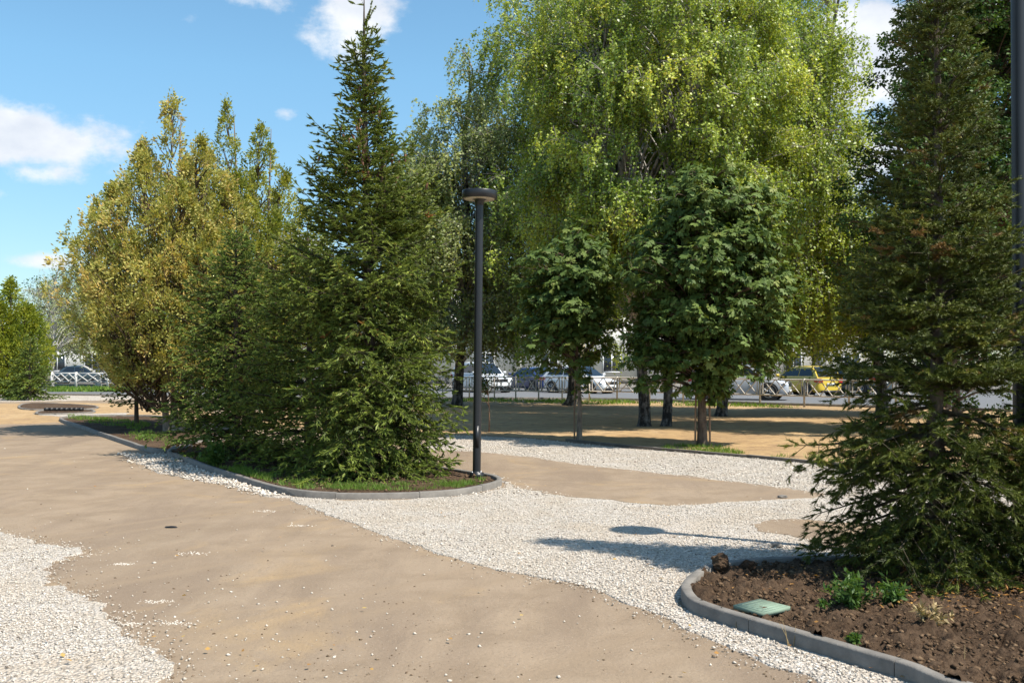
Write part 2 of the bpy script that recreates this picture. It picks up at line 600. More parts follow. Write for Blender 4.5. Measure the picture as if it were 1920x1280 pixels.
M_thuja = leafmat('thuja_gold', [(0, (.075, .110, .024)), (.3, (.155, .190, .042)), (.6, (.31, .315, .080)), (.85, (.49, .445, .130)), (1, (.54, .39, .13))], .28, .6, .3, 1.4)
M_thujag = leafmat('thuja_green', [(0, (0.068, 0.105, 0.022)), (.4, (0.166, 0.209, 0.036)), (.75, (0.308, 0.325, 0.063)), (1, (0.492, 0.442, 0.108))], .3, .6, .3, 1.4)
M_thujay = leafmat('thuja_lime', [(0, (.05, .085, .012)), (.4, (.14, .19, .020)), (.75, (.26, .29, .030)), (1, (.38, .36, .05))], .3, .6, .3, 1.4)
M_birchleaf = leafmat('birch_leaves', [(0, (.085, .150, .022)), (.4, (.215, .298, .040)), (.7, (.40, .468, .064)), (.95, (.56, .64, .12)), (1, (.66, .60, .12))], .30, .42, .5, 1.3)
M_birchleafg = leafmat('birch_leaves_grey', [(0, (0.098, 0.132, 0.044)), (.4, (0.196, 0.247, 0.081)), (.75, (0.322, 0.368, 0.132)), (1, (0.483, 0.506, 0.207))], .35, .45, .45, 1.4)
M_chest = leafmat('chestnut_leaves', [(0, (0.040, 0.068, 0.016)), (.4, (0.081, 0.129, 0.027)), (.8, (0.136, 0.191, 0.043)), (1, (0.214, 0.240, 0.058))], .20, .6, .25, 1.3)
M_darkleaf = leafmat('dark_broad_leaves', [(0, (.024, .052, .012)), (.4, (.046, .098, .019)), (.8, (.085, .155, .028)), (1, (.14, .20, .035))], .22, .5, .35, 1.3)
M_grass = leafmat('grass_blades', [(0, (.05, .10, .014)), (.5, (.115, .215, .028)), (1, (.24, .30, .06))], .35, .5, .3, 1.4)
M_dry = leafmat('dry_grass', [(0, (.25, .18, .09)), (1, (.45, .34, .18))], .2, .7, .2, 1.2)
M_weed = leafmat('weed_leaves', [(0, (.035, .075, .016)), (.5, (.07, .14, .028)), (1, (.14, .20, .05))], .3, .5, .3, 1.4)
M_fallen = leafmat('fallen_leaves', [(0, (.28, .12, .035)), (.5, (.42, .22, .06)), (1, (.50, .36, .12))], .2, .6, .3, 1.2)
M_cone = simple('spruce_cone', (.19, .085, .045), .7, var=.3, scale=60)
M_lid = simple('green_plastic', (.20, .27, .20), .8, var=.15, scale=5)

# ---------------------------------------------------------------- ground


def catmull(pts, sub=8, closed=True):
    P = [np.array(p, dtype=float) for p in pts]
    n = len(P)
    out = []
    rng = range(n) if closed else range(n - 1)
    for i in rng:
        if closed:
            a, b, c, d = P[(i - 1) % n], P[i], P[(i + 1) % n], P[(i + 2) % n]
        else:
            a, b, c, d = P[max(i - 1, 0)], P[i], P[i + 1], P[min(i + 2, n - 1)]
        for k in range(sub):
            t = k / sub
            out.append(.5 * ((2 * b) + (-a + c) * t + (2 * a - 5 * b + 4 * c - d) * t * t + (-a + 3 * b - 3 * c + d) * t ** 3))
    if not closed:
        out.append(P[-1])
    return np.array(out)


def resample(P, step, closed=False):
    P = np.asarray(P, dtype=float)
    if closed:
        P = np.vstack([P, P[:1]])
    s = np.concatenate([[0], np.cumsum(np.linalg.norm(np.diff(P, axis=0), axis=1))])
    n = max(2, int(s[-1] / step))
    t = np.linspace(0, s[-1], n + 1)
    if closed:
        t = t[:-1]
    return np.stack([np.interp(t, s, P[:, k]) for k in range(P.shape[1])], 1)


def inside(poly, X, Y):
    poly = np.asarray(poly)
    r = np.zeros(np.shape(X), dtype=bool)
    x0, y0 = poly[-1]
    for x1, y1 in poly:
        c = ((y1 > Y) != (y0 > Y))
        with np.errstate(divide='ignore', invalid='ignore'):
            xi = (x0 - x1) * (Y - y1) / (y0 - y1 + 1e-12) + x1
        r ^= c & (X < xi)
        x0, y0 = x1, y1
    return r


def sheet(name, poly, z, m, jag=0.06, step=.08, seed=1, kind='structure'):
    """a flat sheet with an uneven outline"""
    P = resample(poly, step, True)
    nx = np.roll(P, -1, 0) - np.roll(P, 1, 0)
    nx /= np.linalg.norm(nx, axis=1)[:, None] + 1e-9
    out = []
    for p, d in zip(P, nx):
        a = mnoise.noise(Vector((p[0] * 1.6, p[1] * 1.6, seed))) * 1.6 + mnoise.noise(Vector((p[0] * 6, p[1] * 6, seed + 9))) * .9 \
            + mnoise.noise(Vector((p[0] * 17, p[1] * 17, seed + 5))) * .5
        out.append((p[0] - d[1] * a * jag, p[1] + d[0] * a * jag))
    tris = tessellate_polygon([[Vector((x, y, 0)) for x, y in out]])
    b = MB()
    T = []
    o = np.array(out)
    for t in tris:
        a, c, d = o[t[0]], o[t[1]], o[t[2]]
        if (c[0] - a[0]) * (d[1] - a[1]) - (c[1] - a[1]) * (d[0] - a[0]) < 0:
            t = (t[0], t[2], t[1])
        T.append(t)
    b.add([(x, y, z) for x, y in out], T)
    area = np.sum(o[:, 0] * np.roll(o[:, 1], -1) - np.roll(o[:, 0], -1) * o[:, 1])
    tt = np.roll(o, -1, 0) - np.roll(o, 1, 0)
    tt /= np.linalg.norm(tt, axis=1)[:, None] + 1e-9
    off = o + np.stack([tt[:, 1], -tt[:, 0]], 1) * .012 * (1 if area > 0 else -1)
    nn = len(o)
    V = [(x, y, z) for x, y in o] + [(x, y, -.004) for x, y in off]
    b.add(V, [(i, nn + i, nn + (i + 1) % nn, (i + 1) % nn) for i in range(nn)])
    ob = b.build(name, m)
    return tag(ob, kind=kind), o


def px(pts):
    return [G(*p) for p in pts]


# base ground, one sheet to the horizon
b = MB()
b.add([(-900, -60, 0), (900, -60, 0), (900, 1500, 0), (-900, 1500, 0)], [(0, 1, 2, 3)])
tag(b.build('ground', M_dirt), kind='structure')

rng = np.random.default_rng(7)

# the strip of gravel round the islands and along the far kerb
g_big = px([(540, 931), (560, 933), (640, 938), (760, 937), (850, 932), (905, 924), (946, 912), (948, 903), (925, 895), (880, 888), (805, 878),
            (760, 870), (740, 850), (845, 816), (1000, 823), (1170, 841), (1280, 849), (1400, 859), (1560, 874), (1700, 886), (1900, 901), (2150, 925),
            (2400, 1100), (2100, 1085), (1800, 1069), (1600, 1063), (1450, 1063), (1340, 1074), (1308, 1085), (1279, 1102), (1280, 1130), (1312, 1152),
            (1400, 1180), (1500, 1212), (1600, 1243), (1700, 1274), (1800, 1316), (1850, 1350), (1700, 1360), (1640, 1330), (1560, 1290), (1500, 1262), (1420, 1236), (1350, 1203), (1290, 1178),
            (1230, 1150), (1130, 1110), (1000, 1080), (920, 1062), (880, 1052), (820, 1033), (740, 1010), (680, 985), (600, 960)])
g_left = px([(0, 1002), (60, 1020), (120, 1024), (165, 1030), (110, 1046), (75, 1075), (70, 1098), (140, 1108), (178, 1135), (192, 1163), (232, 1177),
             (255, 1215), (292, 1240), (308, 1258), (285, 1300), (250, 1420), (-500, 1420), (-420, 1010), (-60, 990)])
g_mid = px([(225, 849), (280, 852), (330, 849), (356, 842), (420, 838), (345, 866), (380, 882), (430, 898), (500, 921), (545, 933), (500, 930), (430, 910), (370, 900), (300, 885), (262, 868)])
g_far = px([(-200, 752), (0, 753), (190, 750), (260, 747), (260, 738), (-200, 741)])
g_far2 = px([(60, 776), (100, 780), (190, 783), (240, 781), (240, 774), (160, 776), (80, 772)])
dirtA = px([(500, 838), (700, 842), (830, 845), (900, 848), (1000, 859), (1100, 873), (1250, 890), (1400, 907), (1500, 921), (1555, 928), (1520, 934), (1450, 938), (1330, 946),
            (1250, 949), (1180, 944), (1080, 935), (1000, 921), (965, 914), (955, 903), (930, 893), (880, 886), (812, 876), (700, 858), (600, 848)])
dirtB = px([(1405, 985), (1450, 977), (1520, 977), (1600, 983), (1750, 995), (2000, 1020), (2100, 1060), (1900, 1045), (1700, 1040), (1640, 1048), (1600, 1036), (1540, 1022), (1470, 1005), (1430, 996)])
tag(sheet('gravel_path', g_big, .008, M_gravel, .05, .07, 1)[0])
tag(sheet('gravel_corner', g_left, .008, M_gravel, .10, .05, 2)[0])
sheet('gravel_strip', g_mid, .008, M_gravel, .06, .07, 3)
sheet('gravel_band', g_far, .008, M_gravel, .2, .3, 4)
sheet('gravel_edge', g_far2, .008, M_gravel, .12, .2, 6)
sheet('dirt_path', dirtA, .013, M_dirt, .09, .08, 5)
sheet('dirt_patch', dirtB, .013, M_dirt, .07, .06, 8)

sand_poly = [(-9, 26.5)] + px([(700, 806), (845, 811), (1000, 820), (1170, 838), (1280, 846), (1400, 857), (1560, 871), (1700, 884), (1900, 899)]) + [(16, 9), (30, 12), (30, 30), (14, 37.5), (10.8, 38.2), (4.5, 43.4), (-.8, 44.6), (-8, 45)]
sheet('sandy_ground', sand_poly, .004, M_sand, .05, .3, 11)
sheet('sandy_clearing', px([(-300, 757), (0, 757), (150, 755), (380, 758), (420, 790), (300, 800), (170, 790), (100, 792), (0, 795), (-300, 800)]), .004, M_sand, .3, .4, 12)

# road, verge
b = MB()
fence_line = [(30, 20.6), (10.8, 36.9), (4.5, 42.7), (-.77, 43.9), (-14, 46.5)]
road = [(60, -3), (30, 21.6), (11.4, 38.0), (4.8, 43.9), (-.6, 45.0), (-14, 47.6), (-60, 64), (-60, 84), (-14, 66), (6, 63), (26, 56), (60, 34)]
tag(sheet('road', road, .010, M_asphalt, .0, 1.0, 3)[0])
verge = [(-60, 85), (-14, 67), (6, 64), (26, 57), (60, 35), (64, 38), (28, 60.5), (7, 67.5), (-13, 70.5), (-59, 89)]
sheet('grass_verge', verge, .014, M_lawn, .0, 1.0, 4)
sheet('far_pavement', [(-59, 89.2), (-13, 70.7), (7, 67.7), (28, 60.7), (64, 38.2), (120, 40), (120, 130), (-60, 130)], .012, M_kerb, .0, 1.0, 4)
b = MB()
far_edge = resample(catmull([(-60, 84), (-14, 66), (6, 63), (26, 56), (60, 34)], 8, False), 1.0)
near_edge = resample(catmull([(30, 21.6), (11.4, 38.0), (4.8, 43.9), (-.6, 45.0), (-14, 47.6), (-60, 64)], 8, False), 1.0)


def kerbmesh(line, w, h, closed=False, seg=1.0, gap=.006, z0=-.05, lean=0.0, step=.12):
    """row of kerbstones along a line: w wide to the left of the line, joints every seg"""
    L = resample(line, step, closed)
    if closed:
        L = np.vstack([L, L[:1]])
    T = np.gradient(L, axis=0)
    if closed:
        T[0] = T[-1] = L[1] - L[-2]
    T /= np.linalg.norm(T, axis=1)[:, None]
    Nn = np.stack([-T[:, 1], T[:, 0]], 1)
    k = max(1, int(round(seg / step)))
    b = MB()
    i = 0
    rnd = random.Random(5)
    while i < len(L) - 1:
        j = min(i + k, len(L) - 1)
        idx = list(range(i, j + 1))
        dz = rnd.uniform(-.004, .004)
        c = .008
        prof = [(0, z0), (0, h - c), (c, h), (w - c, h), (w, h - c), (w, z0)]
        V = []
        for q, a in enumerate(idx):
            p = L[a].copy()
            if q == 0: p = p + T[a] * gap * .5
            if q == len(idx) - 1: p = p - T[a] * gap * .5
            for (o, z) in prof:
                V.append((p[0] + Nn[a][0] * o, p[1] + Nn[a][1] * o, z + (dz if z > 0 else 0)))
        m = len(prof)
        F = []
        for q in range(len(idx) - 1):
            for r in range(m - 1):
                F.append((q * m + r, (q + 1) * m + r, (q + 1) * m + r + 1, q * m + r + 1))
        b.add(V, F)
        for q in (0, len(idx) - 1):
            s = q * m
            b.add(V, [(s, s + 1, s + 4, s + 5), (s + 1, s + 2, s + 3, s + 4)])
        i = j
    return b


tag(kerbmesh(far_edge, .15, .14, seg=1.0, step=.5).build('kerb_far', M_kerb), kind='structure')
tag(kerbmesh(near_edge, .15, .10, seg=1.0, step=.5).build('kerb_road', M_kerb), kind='structure')

# beds with kerbs ------------------------------------------------
bedR = catmull(px([(1277, 1118), (1286, 1141), (1312, 1157), (1400, 1186), (1500, 1217), (1600, 1248), (1700, 1279), (1800, 1318)]) + [(2.75, 4.2), (3.4, 3.6), (6.0, 3.6), (7.0, 5.5), (6.2, 7.3)] +
               px([(1900, 1076), (1750, 1068), (1600, 1063), (1450, 1064), (1345, 1075), (1300, 1092)]), 8)
bedC = catmull(px([(338, 862), (380, 880), (430, 897), (500, 919), (560, 931), (640, 936), (760, 935), (850, 930), (900, 922), (936, 913), (940, 906), (925, 899), (880, 892), (805, 881), (700, 868), (560, 845)]) +
               [(-5.4, 20.6), (-6.3, 19.4), (-6.1, 17.6)], 8)
bedL = catmull(px([(112, 787), (160, 807), (225, 830), (283, 848), (330, 848), (362, 841), (352, 832)]) + [(-6.6, 22.5), (-9.0, 27.0), (-10.6, 29.6), (-12.2, 29.8)], 8)


def soil_bed(name, poly, m, zb, amp, res, seed, scale=3.0):
    x0, y0 = poly.min(0) - .1
    x1, y1 = poly.max(0) + .1
    nx, ny = int((x1 - x0) / res), int((y1 - y0) / res)
    xs = np.linspace(x0, x1, nx + 1)
    ys = np.linspace(y0, y1, ny + 1)
    X, Y = np.meshgrid(xs, ys, indexing='ij')
    Z = np.zeros_like(X)
    cx = (X[:-1, :-1] + X[1:, 1:]) / 2
    cy = (Y[:-1, :-1] + Y[1:, 1:]) / 2
    c = poly.mean(0)
    # shrink so the soil stops inside the kerb
    q = poly.copy()
    T = np.roll(q, -1, 0) - np.roll(q, 1, 0)
    T /= np.linalg.norm(T, axis=1)[:, None] + 1e-9
    q = q + np.stack([-T[:, 1], T[:, 0]], 1) * .045
    ins = inside(q, cx, cy)
    need = np.zeros_like(X, dtype=bool)
    need[:-1, :-1] |= ins; need[1:, :-1] |= ins; need[:-1, 1:] |= ins; need[1:, 1:] |= ins
    for i, j in zip(*np.nonzero(need)):
        v = Vector((X[i, j] * scale, Y[i, j] * scale, seed))
        n = mnoise.fractal(v, 1.0, 2.0, 2) * .35 + mnoise.fractal(v * 2.7, .8, 2.0, 3) * .45
        n2 = mnoise.noise(v * 7.0)
        Z[i, j] = zb + amp * (n + .35 * abs(n2))
    idx = np.arange((nx + 1) * (ny + 1)).reshape(nx + 1, ny + 1)
    F = np.stack([idx[:-1, :-1][ins], idx[1:, :-1][ins], idx[1:, 1:][ins], idx[:-1, 1:][ins]], -1)
    used = np.unique(F)
    mp = -np.ones(idx.size, dtype=int)
    mp[used] = np.arange(len(used))
    b = MB()
    b.add(np.stack([X.ravel()[used], Y.ravel()[used], Z.ravel()[used]], 1), mp[F])
    return tag(b.build(name, m, smooth=True), kind='structure')


soil_bed('soil_bed', bedR, M_soil, .045, .12, .020, 3, 4.0)
soil_bed('soil_island', bedC, M_soil, .040, .05, .05, 8)
soil_bed('soil_strip', bedL, M_soil, .03, .04, .08, 12)
tag(kerbmesh(bedR, .072, .090, True, 1.0, step=.1).build('kerb_bed', M_kerb), kind='structure')
tag(kerbmesh(bedC, .07, .078, True, 1.0, step=.1).build('kerb_island', M_kerb), kind='structure')
tag(kerbmesh(bedL, .075, .08, True, 1.0, step=.1).build('kerb_strip', M_kerb), kind='structure')
kb = px([(1060, 827), (1170, 839), (1280, 848), (1400, 858), (1560, 873), (1700, 885), (1900, 900), (2150, 924)])
tag(kerbmesh(np.array(kb)[::-1], -.08, .05, False, 1.0, step=.2).build('kerb_path', M_kerb), kind='structure')
# small far beds on the left
bf1 = catmull(px([(33, 764), (60, 769), (168, 768), (178, 762), (100, 757), (50, 757)]), 6)
bf2 = catmull(px([(66, 775), (80, 778), (170, 775), (172, 770), (120, 769.5), (80, 771)]), 6)
soil_bed('soil_far', bf1, M_soil, .03, .03, .2, 2)
soil_bed('soil_near_rubble', bf2, M_soil, .03, .03, .2, 2)
tag(kerbmesh(bf1, .08, .045, True, 1.0, step=.3).build('kerb_far_bed', M_kerb), kind='structure')
tag(kerbmesh(bf2, .08, .05, True, 1.0, step=.3).build('kerb_rubble_bed', M_kerb), kind='structure')


# stones ---------------------------------------------------------
def stones(b, X, Y, z, size, rng, tone):
    n = len(X)
    base = np.array([(1, 0, 0), (0, 1, 0), (-1, 0, 0), (0, -1, 0), (0, 0, 1), (0, 0, -.5)], dtype=float)
    V = base[None] * (1 + rng.uniform(-.38, .38, (n, 6, 1))) + rng.uniform(-.22, .22, (n, 6, 3))
    sc = size[:, None, None] * np.stack([rng.uniform(.7, 1.25, n), rng.uniform(.55, 1.0, n), rng.uniform(.4, .75, n)], 1)[:, None, :]
    V = V * sc
    a = rng.uniform(0, 6.283, n)
    t = rng.uniform(-.5, .5, n)
    ct, st = np.cos(t)[:, None], np.sin(t)[:, None]
    y, zz = V[:, :, 1] * ct - V[:, :, 2] * st, V[:, :, 1] * st + V[:, :, 2] * ct
    V[:, :, 1], V[:, :, 2] = y, zz
    ca, sa = np.cos(a)[:, None], np.sin(a)[:, None]
    x, y = V[:, :, 0] * ca - V[:, :, 1] * sa, V[:, :, 0] * sa + V[:, :, 1] * ca
    V[:, :, 0], V[:, :, 1] = x + X[:, None], y + Y[:, None]
    V[:, :, 2] += (z + size * .22)[:, None]
    F = np.array([(0, 1, 4), (1, 2, 4), (2, 3, 4), (3, 0, 4), (1, 0, 5), (2, 1, 5), (3, 2, 5), (0, 3, 5)])
    FF = (np.arange(n)[:, None, None] * 6 + F[None]).reshape(-1, 3)
    b.add(V.reshape(-1, 3), FF, np.repeat(tone, 8))


def scatter_in(poly, dens_fn, rng, ymax=99, ymin=3.5, xlim=True, excl=(), fuzz=.05):
    poly = np.asarray(poly)
    out = []
    x0, y0 = poly.min(0)
    x1, y1 = poly.max(0)
    y0, y1 = max(y0, ymin), min(y1, ymax)
    y = y0
    while y < y1:
        dy = .5
        xa, xb = max(x0, -.60 * (y + dy)), min(x1, .60 * (y + dy))
        if xb > xa:
            n = rng.poisson(dens_fn(y) * (xb - xa) * dy)
            X = rng.uniform(xa, xb, n)
            Y = rng.uniform(y, y + dy, n)
            Xf = X + rng.normal(0, fuzz, n)
            Yf = Y + rng.normal(0, fuzz, n)
            k = inside(poly, Xf, Yf)
            for e in excl:
                k &= ~inside(e, X, Y)
            for e in soft_excl:
                k &= ~inside(e, Xf, Yf)
            out.append(np.stack([X[k], Y[k]], 1))
        y += dy
    return np.concatenate(out)


def grow(poly, d):
    T = np.roll(poly, -1, 0) - np.roll(poly, 1, 0)
    T /= np.linalg.norm(T, axis=1)[:, None] + 1e-9
    return poly - np.stack([-T[:, 1], T[:, 0]], 1) * d


hard = [grow(bedR, .02), grow(bedC, .02), grow(bedL, .02)]
soft_excl = [np.array(dirtA), np.array(dirtB)]


def stone_obj(name, P, smin, smax, seed, z=.008):
    r = np.random.default_rng(seed)
    n = len(P)
    # patchy: thin where dust lies on top
    dust = np.array([mnoise.fractal(Vector((p[0] * .9, p[1] * .9, 4)), 1, 2, 3) for p in P])
    keep = r.uniform(0, 1, n) < np.clip(1.15 - dust * 1.6, .25, 1)
    P = P[keep]
    n = len(P)
    size = (smin + (smax - smin) * r.uniform(0, 1, n) ** 2.2) * (1 + (P[:, 1] > 12) * .5)
    b = MB()
    stones(b, P[:, 0], P[:, 1], np.full(n, z), size, r, np.clip(r.normal(.52, .24, n), 0, 1))
    o = b.build(name, M_stone)
    tag(o, 'loose white crushed limestone covering the ' + {'gravel_stones': 'path between the kerbed beds', 'gravel_corner_stones': 'near left corner',
        'gravel_strip_stones': 'notch beside the left island kerb'}.get(name, 'bare dirt as scattered chips'), 'gravel', kind='stuff')
    return o


dens = lambda y: 3000 if y < 6.5 else (3000 * (6.5 / y) ** 1.55)
P1 = scatter_in(g_big, dens, rng, 24, 4.0, excl=hard, fuzz=.085)
stone_obj('gravel_stones', P1, .0048, .0145, 1)
P2 = scatter_in(g_left, dens, rng, 12, 3.6, fuzz=.12)
stone_obj('gravel_corner_stones', P2, .0048, .0135, 2)
P3 = scatter_in(g_mid, dens, rng, 24, 9, excl=hard, fuzz=.08)
stone_obj('gravel_strip_stones', P3, .009, .024, 3)
Pf = scatter_in(grow(np.array(g_big), .16), lambda y: dens(y) * .16, rng, 24, 4.0, excl=hard, fuzz=.16)
stone_obj('gravel_fringe_stones', Pf, .004, .015, 11, z=0.0)
Pf = scatter_in(grow(np.array(g_left), .16), lambda y: dens(y) * .16, rng, 12, 3.6, fuzz=.16)
stone_obj('gravel_corner_fringe', Pf, .004, .014, 12, z=0.0)
# scattered chips on the dirt
soft_excl = []
n = 9000
YY = 1 / rng.uniform(1 / 26.0, 1 / 4.2, n)
XX = rng.uniform(-.56, .56, n) * YY
k = np.ones(n, bool)
for e in hard + [np.array(g_big), np.array(g_left), np.array(g_mid)]:
    k &= ~inside(e, XX, YY)
cl = np.array([mnoise.fractal(Vector((x * .8, y * .8, 1)), 1, 2, 3) for x, y in zip(XX, YY)])
dl = np.hypot(XX + 2.9, YY - 6.2)
dm = np.abs(XX - (-3.1 + (YY - 8) * -.1))
k &= (rng.uniform(0, 1, n) < np.clip(.025 + np.exp(-dl / .8) * 1.3 + np.clip(cl, 0, 1) * .12, 0, 1)) & (YY < 24)
P4 = np.stack([XX[k], YY[k]], 1)
stone_obj('gravel_chips', P4, .006, .018, 9, z=.0)
# white crushed patches on the dirt near left
for i, (px_, py_, w_) in enumerate([(228, 1057, .11), (365, 1037, .16), (292, 1127, .12), (325, 1168, .12), (245, 1169, .1), (148, 1040, .2), (500, 858 + 100, .2), (560, 985, .12)]):
    c = G(px_, py_)
    r_ = np.random.default_rng(100 + i)
    m_ = 70
    pts = np.stack([c[0] + r_.normal(0, w_ * .45, m_), c[1] + r_.normal(0, w_ * .22, m_)], 1)
    P4 = pts if i == 0 else np.vstack([P4, pts])
b = MB()
r_ = np.random.default_rng(55)
stones(b, P4[:, 0], P4[:, 1], np.full(len(P4), -.002), r_.uniform(.004, .010, len(P4)), r_, r_.uniform(.6, 1, len(P4)))
tag(b.build('gravel_crumbs', M_stone), 'fine white stone crumbs pressed into the dirt path', 'gravel', kind='stuff')

# crumbs of packed dirt, thicker along the gravel borders
nC = 26000
YY = 1 / rng.uniform(1 / 20.0, 1 / 4.2, nC)
XX = rng.uniform(-.56, .56, nC) * YY
gb, gl2 = np.array(g_big), np.array(g_left)
out_ = ~inside(gb, XX, YY) & ~inside(gl2, XX, YY)
for e in hard: out_ &= ~inside(e, XX, YY)
sh_ = np.zeros(nC, bool)
for dx_, dy_ in ((.22, 0), (-.22, 0), (0, .3), (0, -.3)):
    sh_ |= inside(gb, XX + dx_, YY + dy_) | inside(gl2, XX + dx_, YY + dy_)
cl = np.array([mnoise.fractal(Vector((x * .55, y * 1.1, 14)), 1, 2, 3) for x, y in zip(XX, YY)])
k = out_ & (rng.uniform(0, 1, nC) < np.where(sh_, .6, np.clip(cl * .5 + .03, .02, .4)))
b = MB()
nk = int(k.sum())
stones(b, XX[k], YY[k], np.full(nk, -.001), rng.uniform(0, 1, nk) ** 3 * .010 + .003, rng, rng.uniform(0, 1, nk))
tag(b.build('dirt_crumbs', M_crumb), 'small brown crumbs of dirt lying on the packed path', 'dirt crumbs', kind='stuff')

# clods in the beds ------------------------------------------------


def clods(name, poly, dens_, smin, smax, seed, z, label, ymax=30):
    r = np.random.default_rng(seed)
    global soft_excl
    P = scatter_in(grow(poly, -.12), lambda y: dens_, r, ymax, 3.6)
    n = len(P)
    size = smin + (smax - smin) * r.uniform(0, 1, n) ** 7
    b = MB()
    stones(b, P[:, 0], P[:, 1], np.full(n, z), size, r, np.clip(r.normal(.5, .22, n), 0, 1))
    tag(b.build(name, M_clod), label, 'soil crumbs', kind='stuff')


clods('soil_crumbs', bedR, 2200, .003, .026, 21, .066, 'brown earth clods strewn over the near right bed')
clods('soil_crumbs', bedC, 130, .008, .04, 22, .07, 'brown earth clods under the big spruce on the island')
# edge crumbs of darker dirt along the path borders
def lump(name, c, s, seed, m, label, cat, z=.07):
    import bmesh
    bm = bmesh.new()
    bmesh.ops.create_icosphere(bm, subdivisions=4, radius=1)
    for v in bm.verts:
        d = v.co.normalized()
        f = 1 + .28 * mnoise.fractal(d * 1.6 + Vector((seed, 0, 0)), 1, 2, 4) + .12 * abs(mnoise.noise(d * 7 + Vector((seed, 3, 0))))
        v.co = Vector((d.x * s[0], d.y * s[1], d.z * s[2])) * f
    me = bpy.data.meshes.new(name)
    bm.to_mesh(me); bm.free()
    me.materials.append(m)
    o = bpy.data.objects.new(name, me)
    o.location = (c[0], c[1], z)
    COL.objects.link(o)
    return tag(o, label, cat)


lump('earth_clod', G(1350, 1084), (.065, .06, .06), 3, M_soil, 'large dark earth clod on the kerb at the tip of the near bed', 'clod', .125)
lump('earth_clod', G(1404, 1084), (.05, .05, .038), 9, M_clod, 'small grey stone-like lump in the shaded rear corner of the near bed', 'clod', .1)
lump('stone', G(1455, 1027), (.055, .03, .018), 5, M_kerb, 'flat grey stone lying on the gravel near the brown patch', 'stone', .025)
lump('stone', G(1467, 935), (.06, .035, .018), 6, M_kerb, 'flat grey stone at the far edge of the gravel beside the dirt', 'stone', .03)
lump('scrap', G(321, 989), (.055, .02, .010), 7, M_pole, 'small dark scrap lying alone on the dirt path', 'debris', .008)

# ---------------------------------------------------------------- tree generators


def unit(v):
    return v / (np.linalg.norm(v, axis=-1, keepdims=True) + 1e-9)


def trunk_path(H, lean=(0, 0), wob=.05, n=14, seed=0):
    r = np.random.default_rng(seed)
    t = np.linspace(0, 1, n)
    ph = r.uniform(0, 6, 4)
    return np.stack([lean[0] * t + wob * np.sin(t * 5 + ph[0]) * t, lean[1] * t + wob * np.sin(t * 4 + ph[1]) * t, H * t - .08 * (t == 0)], 1)


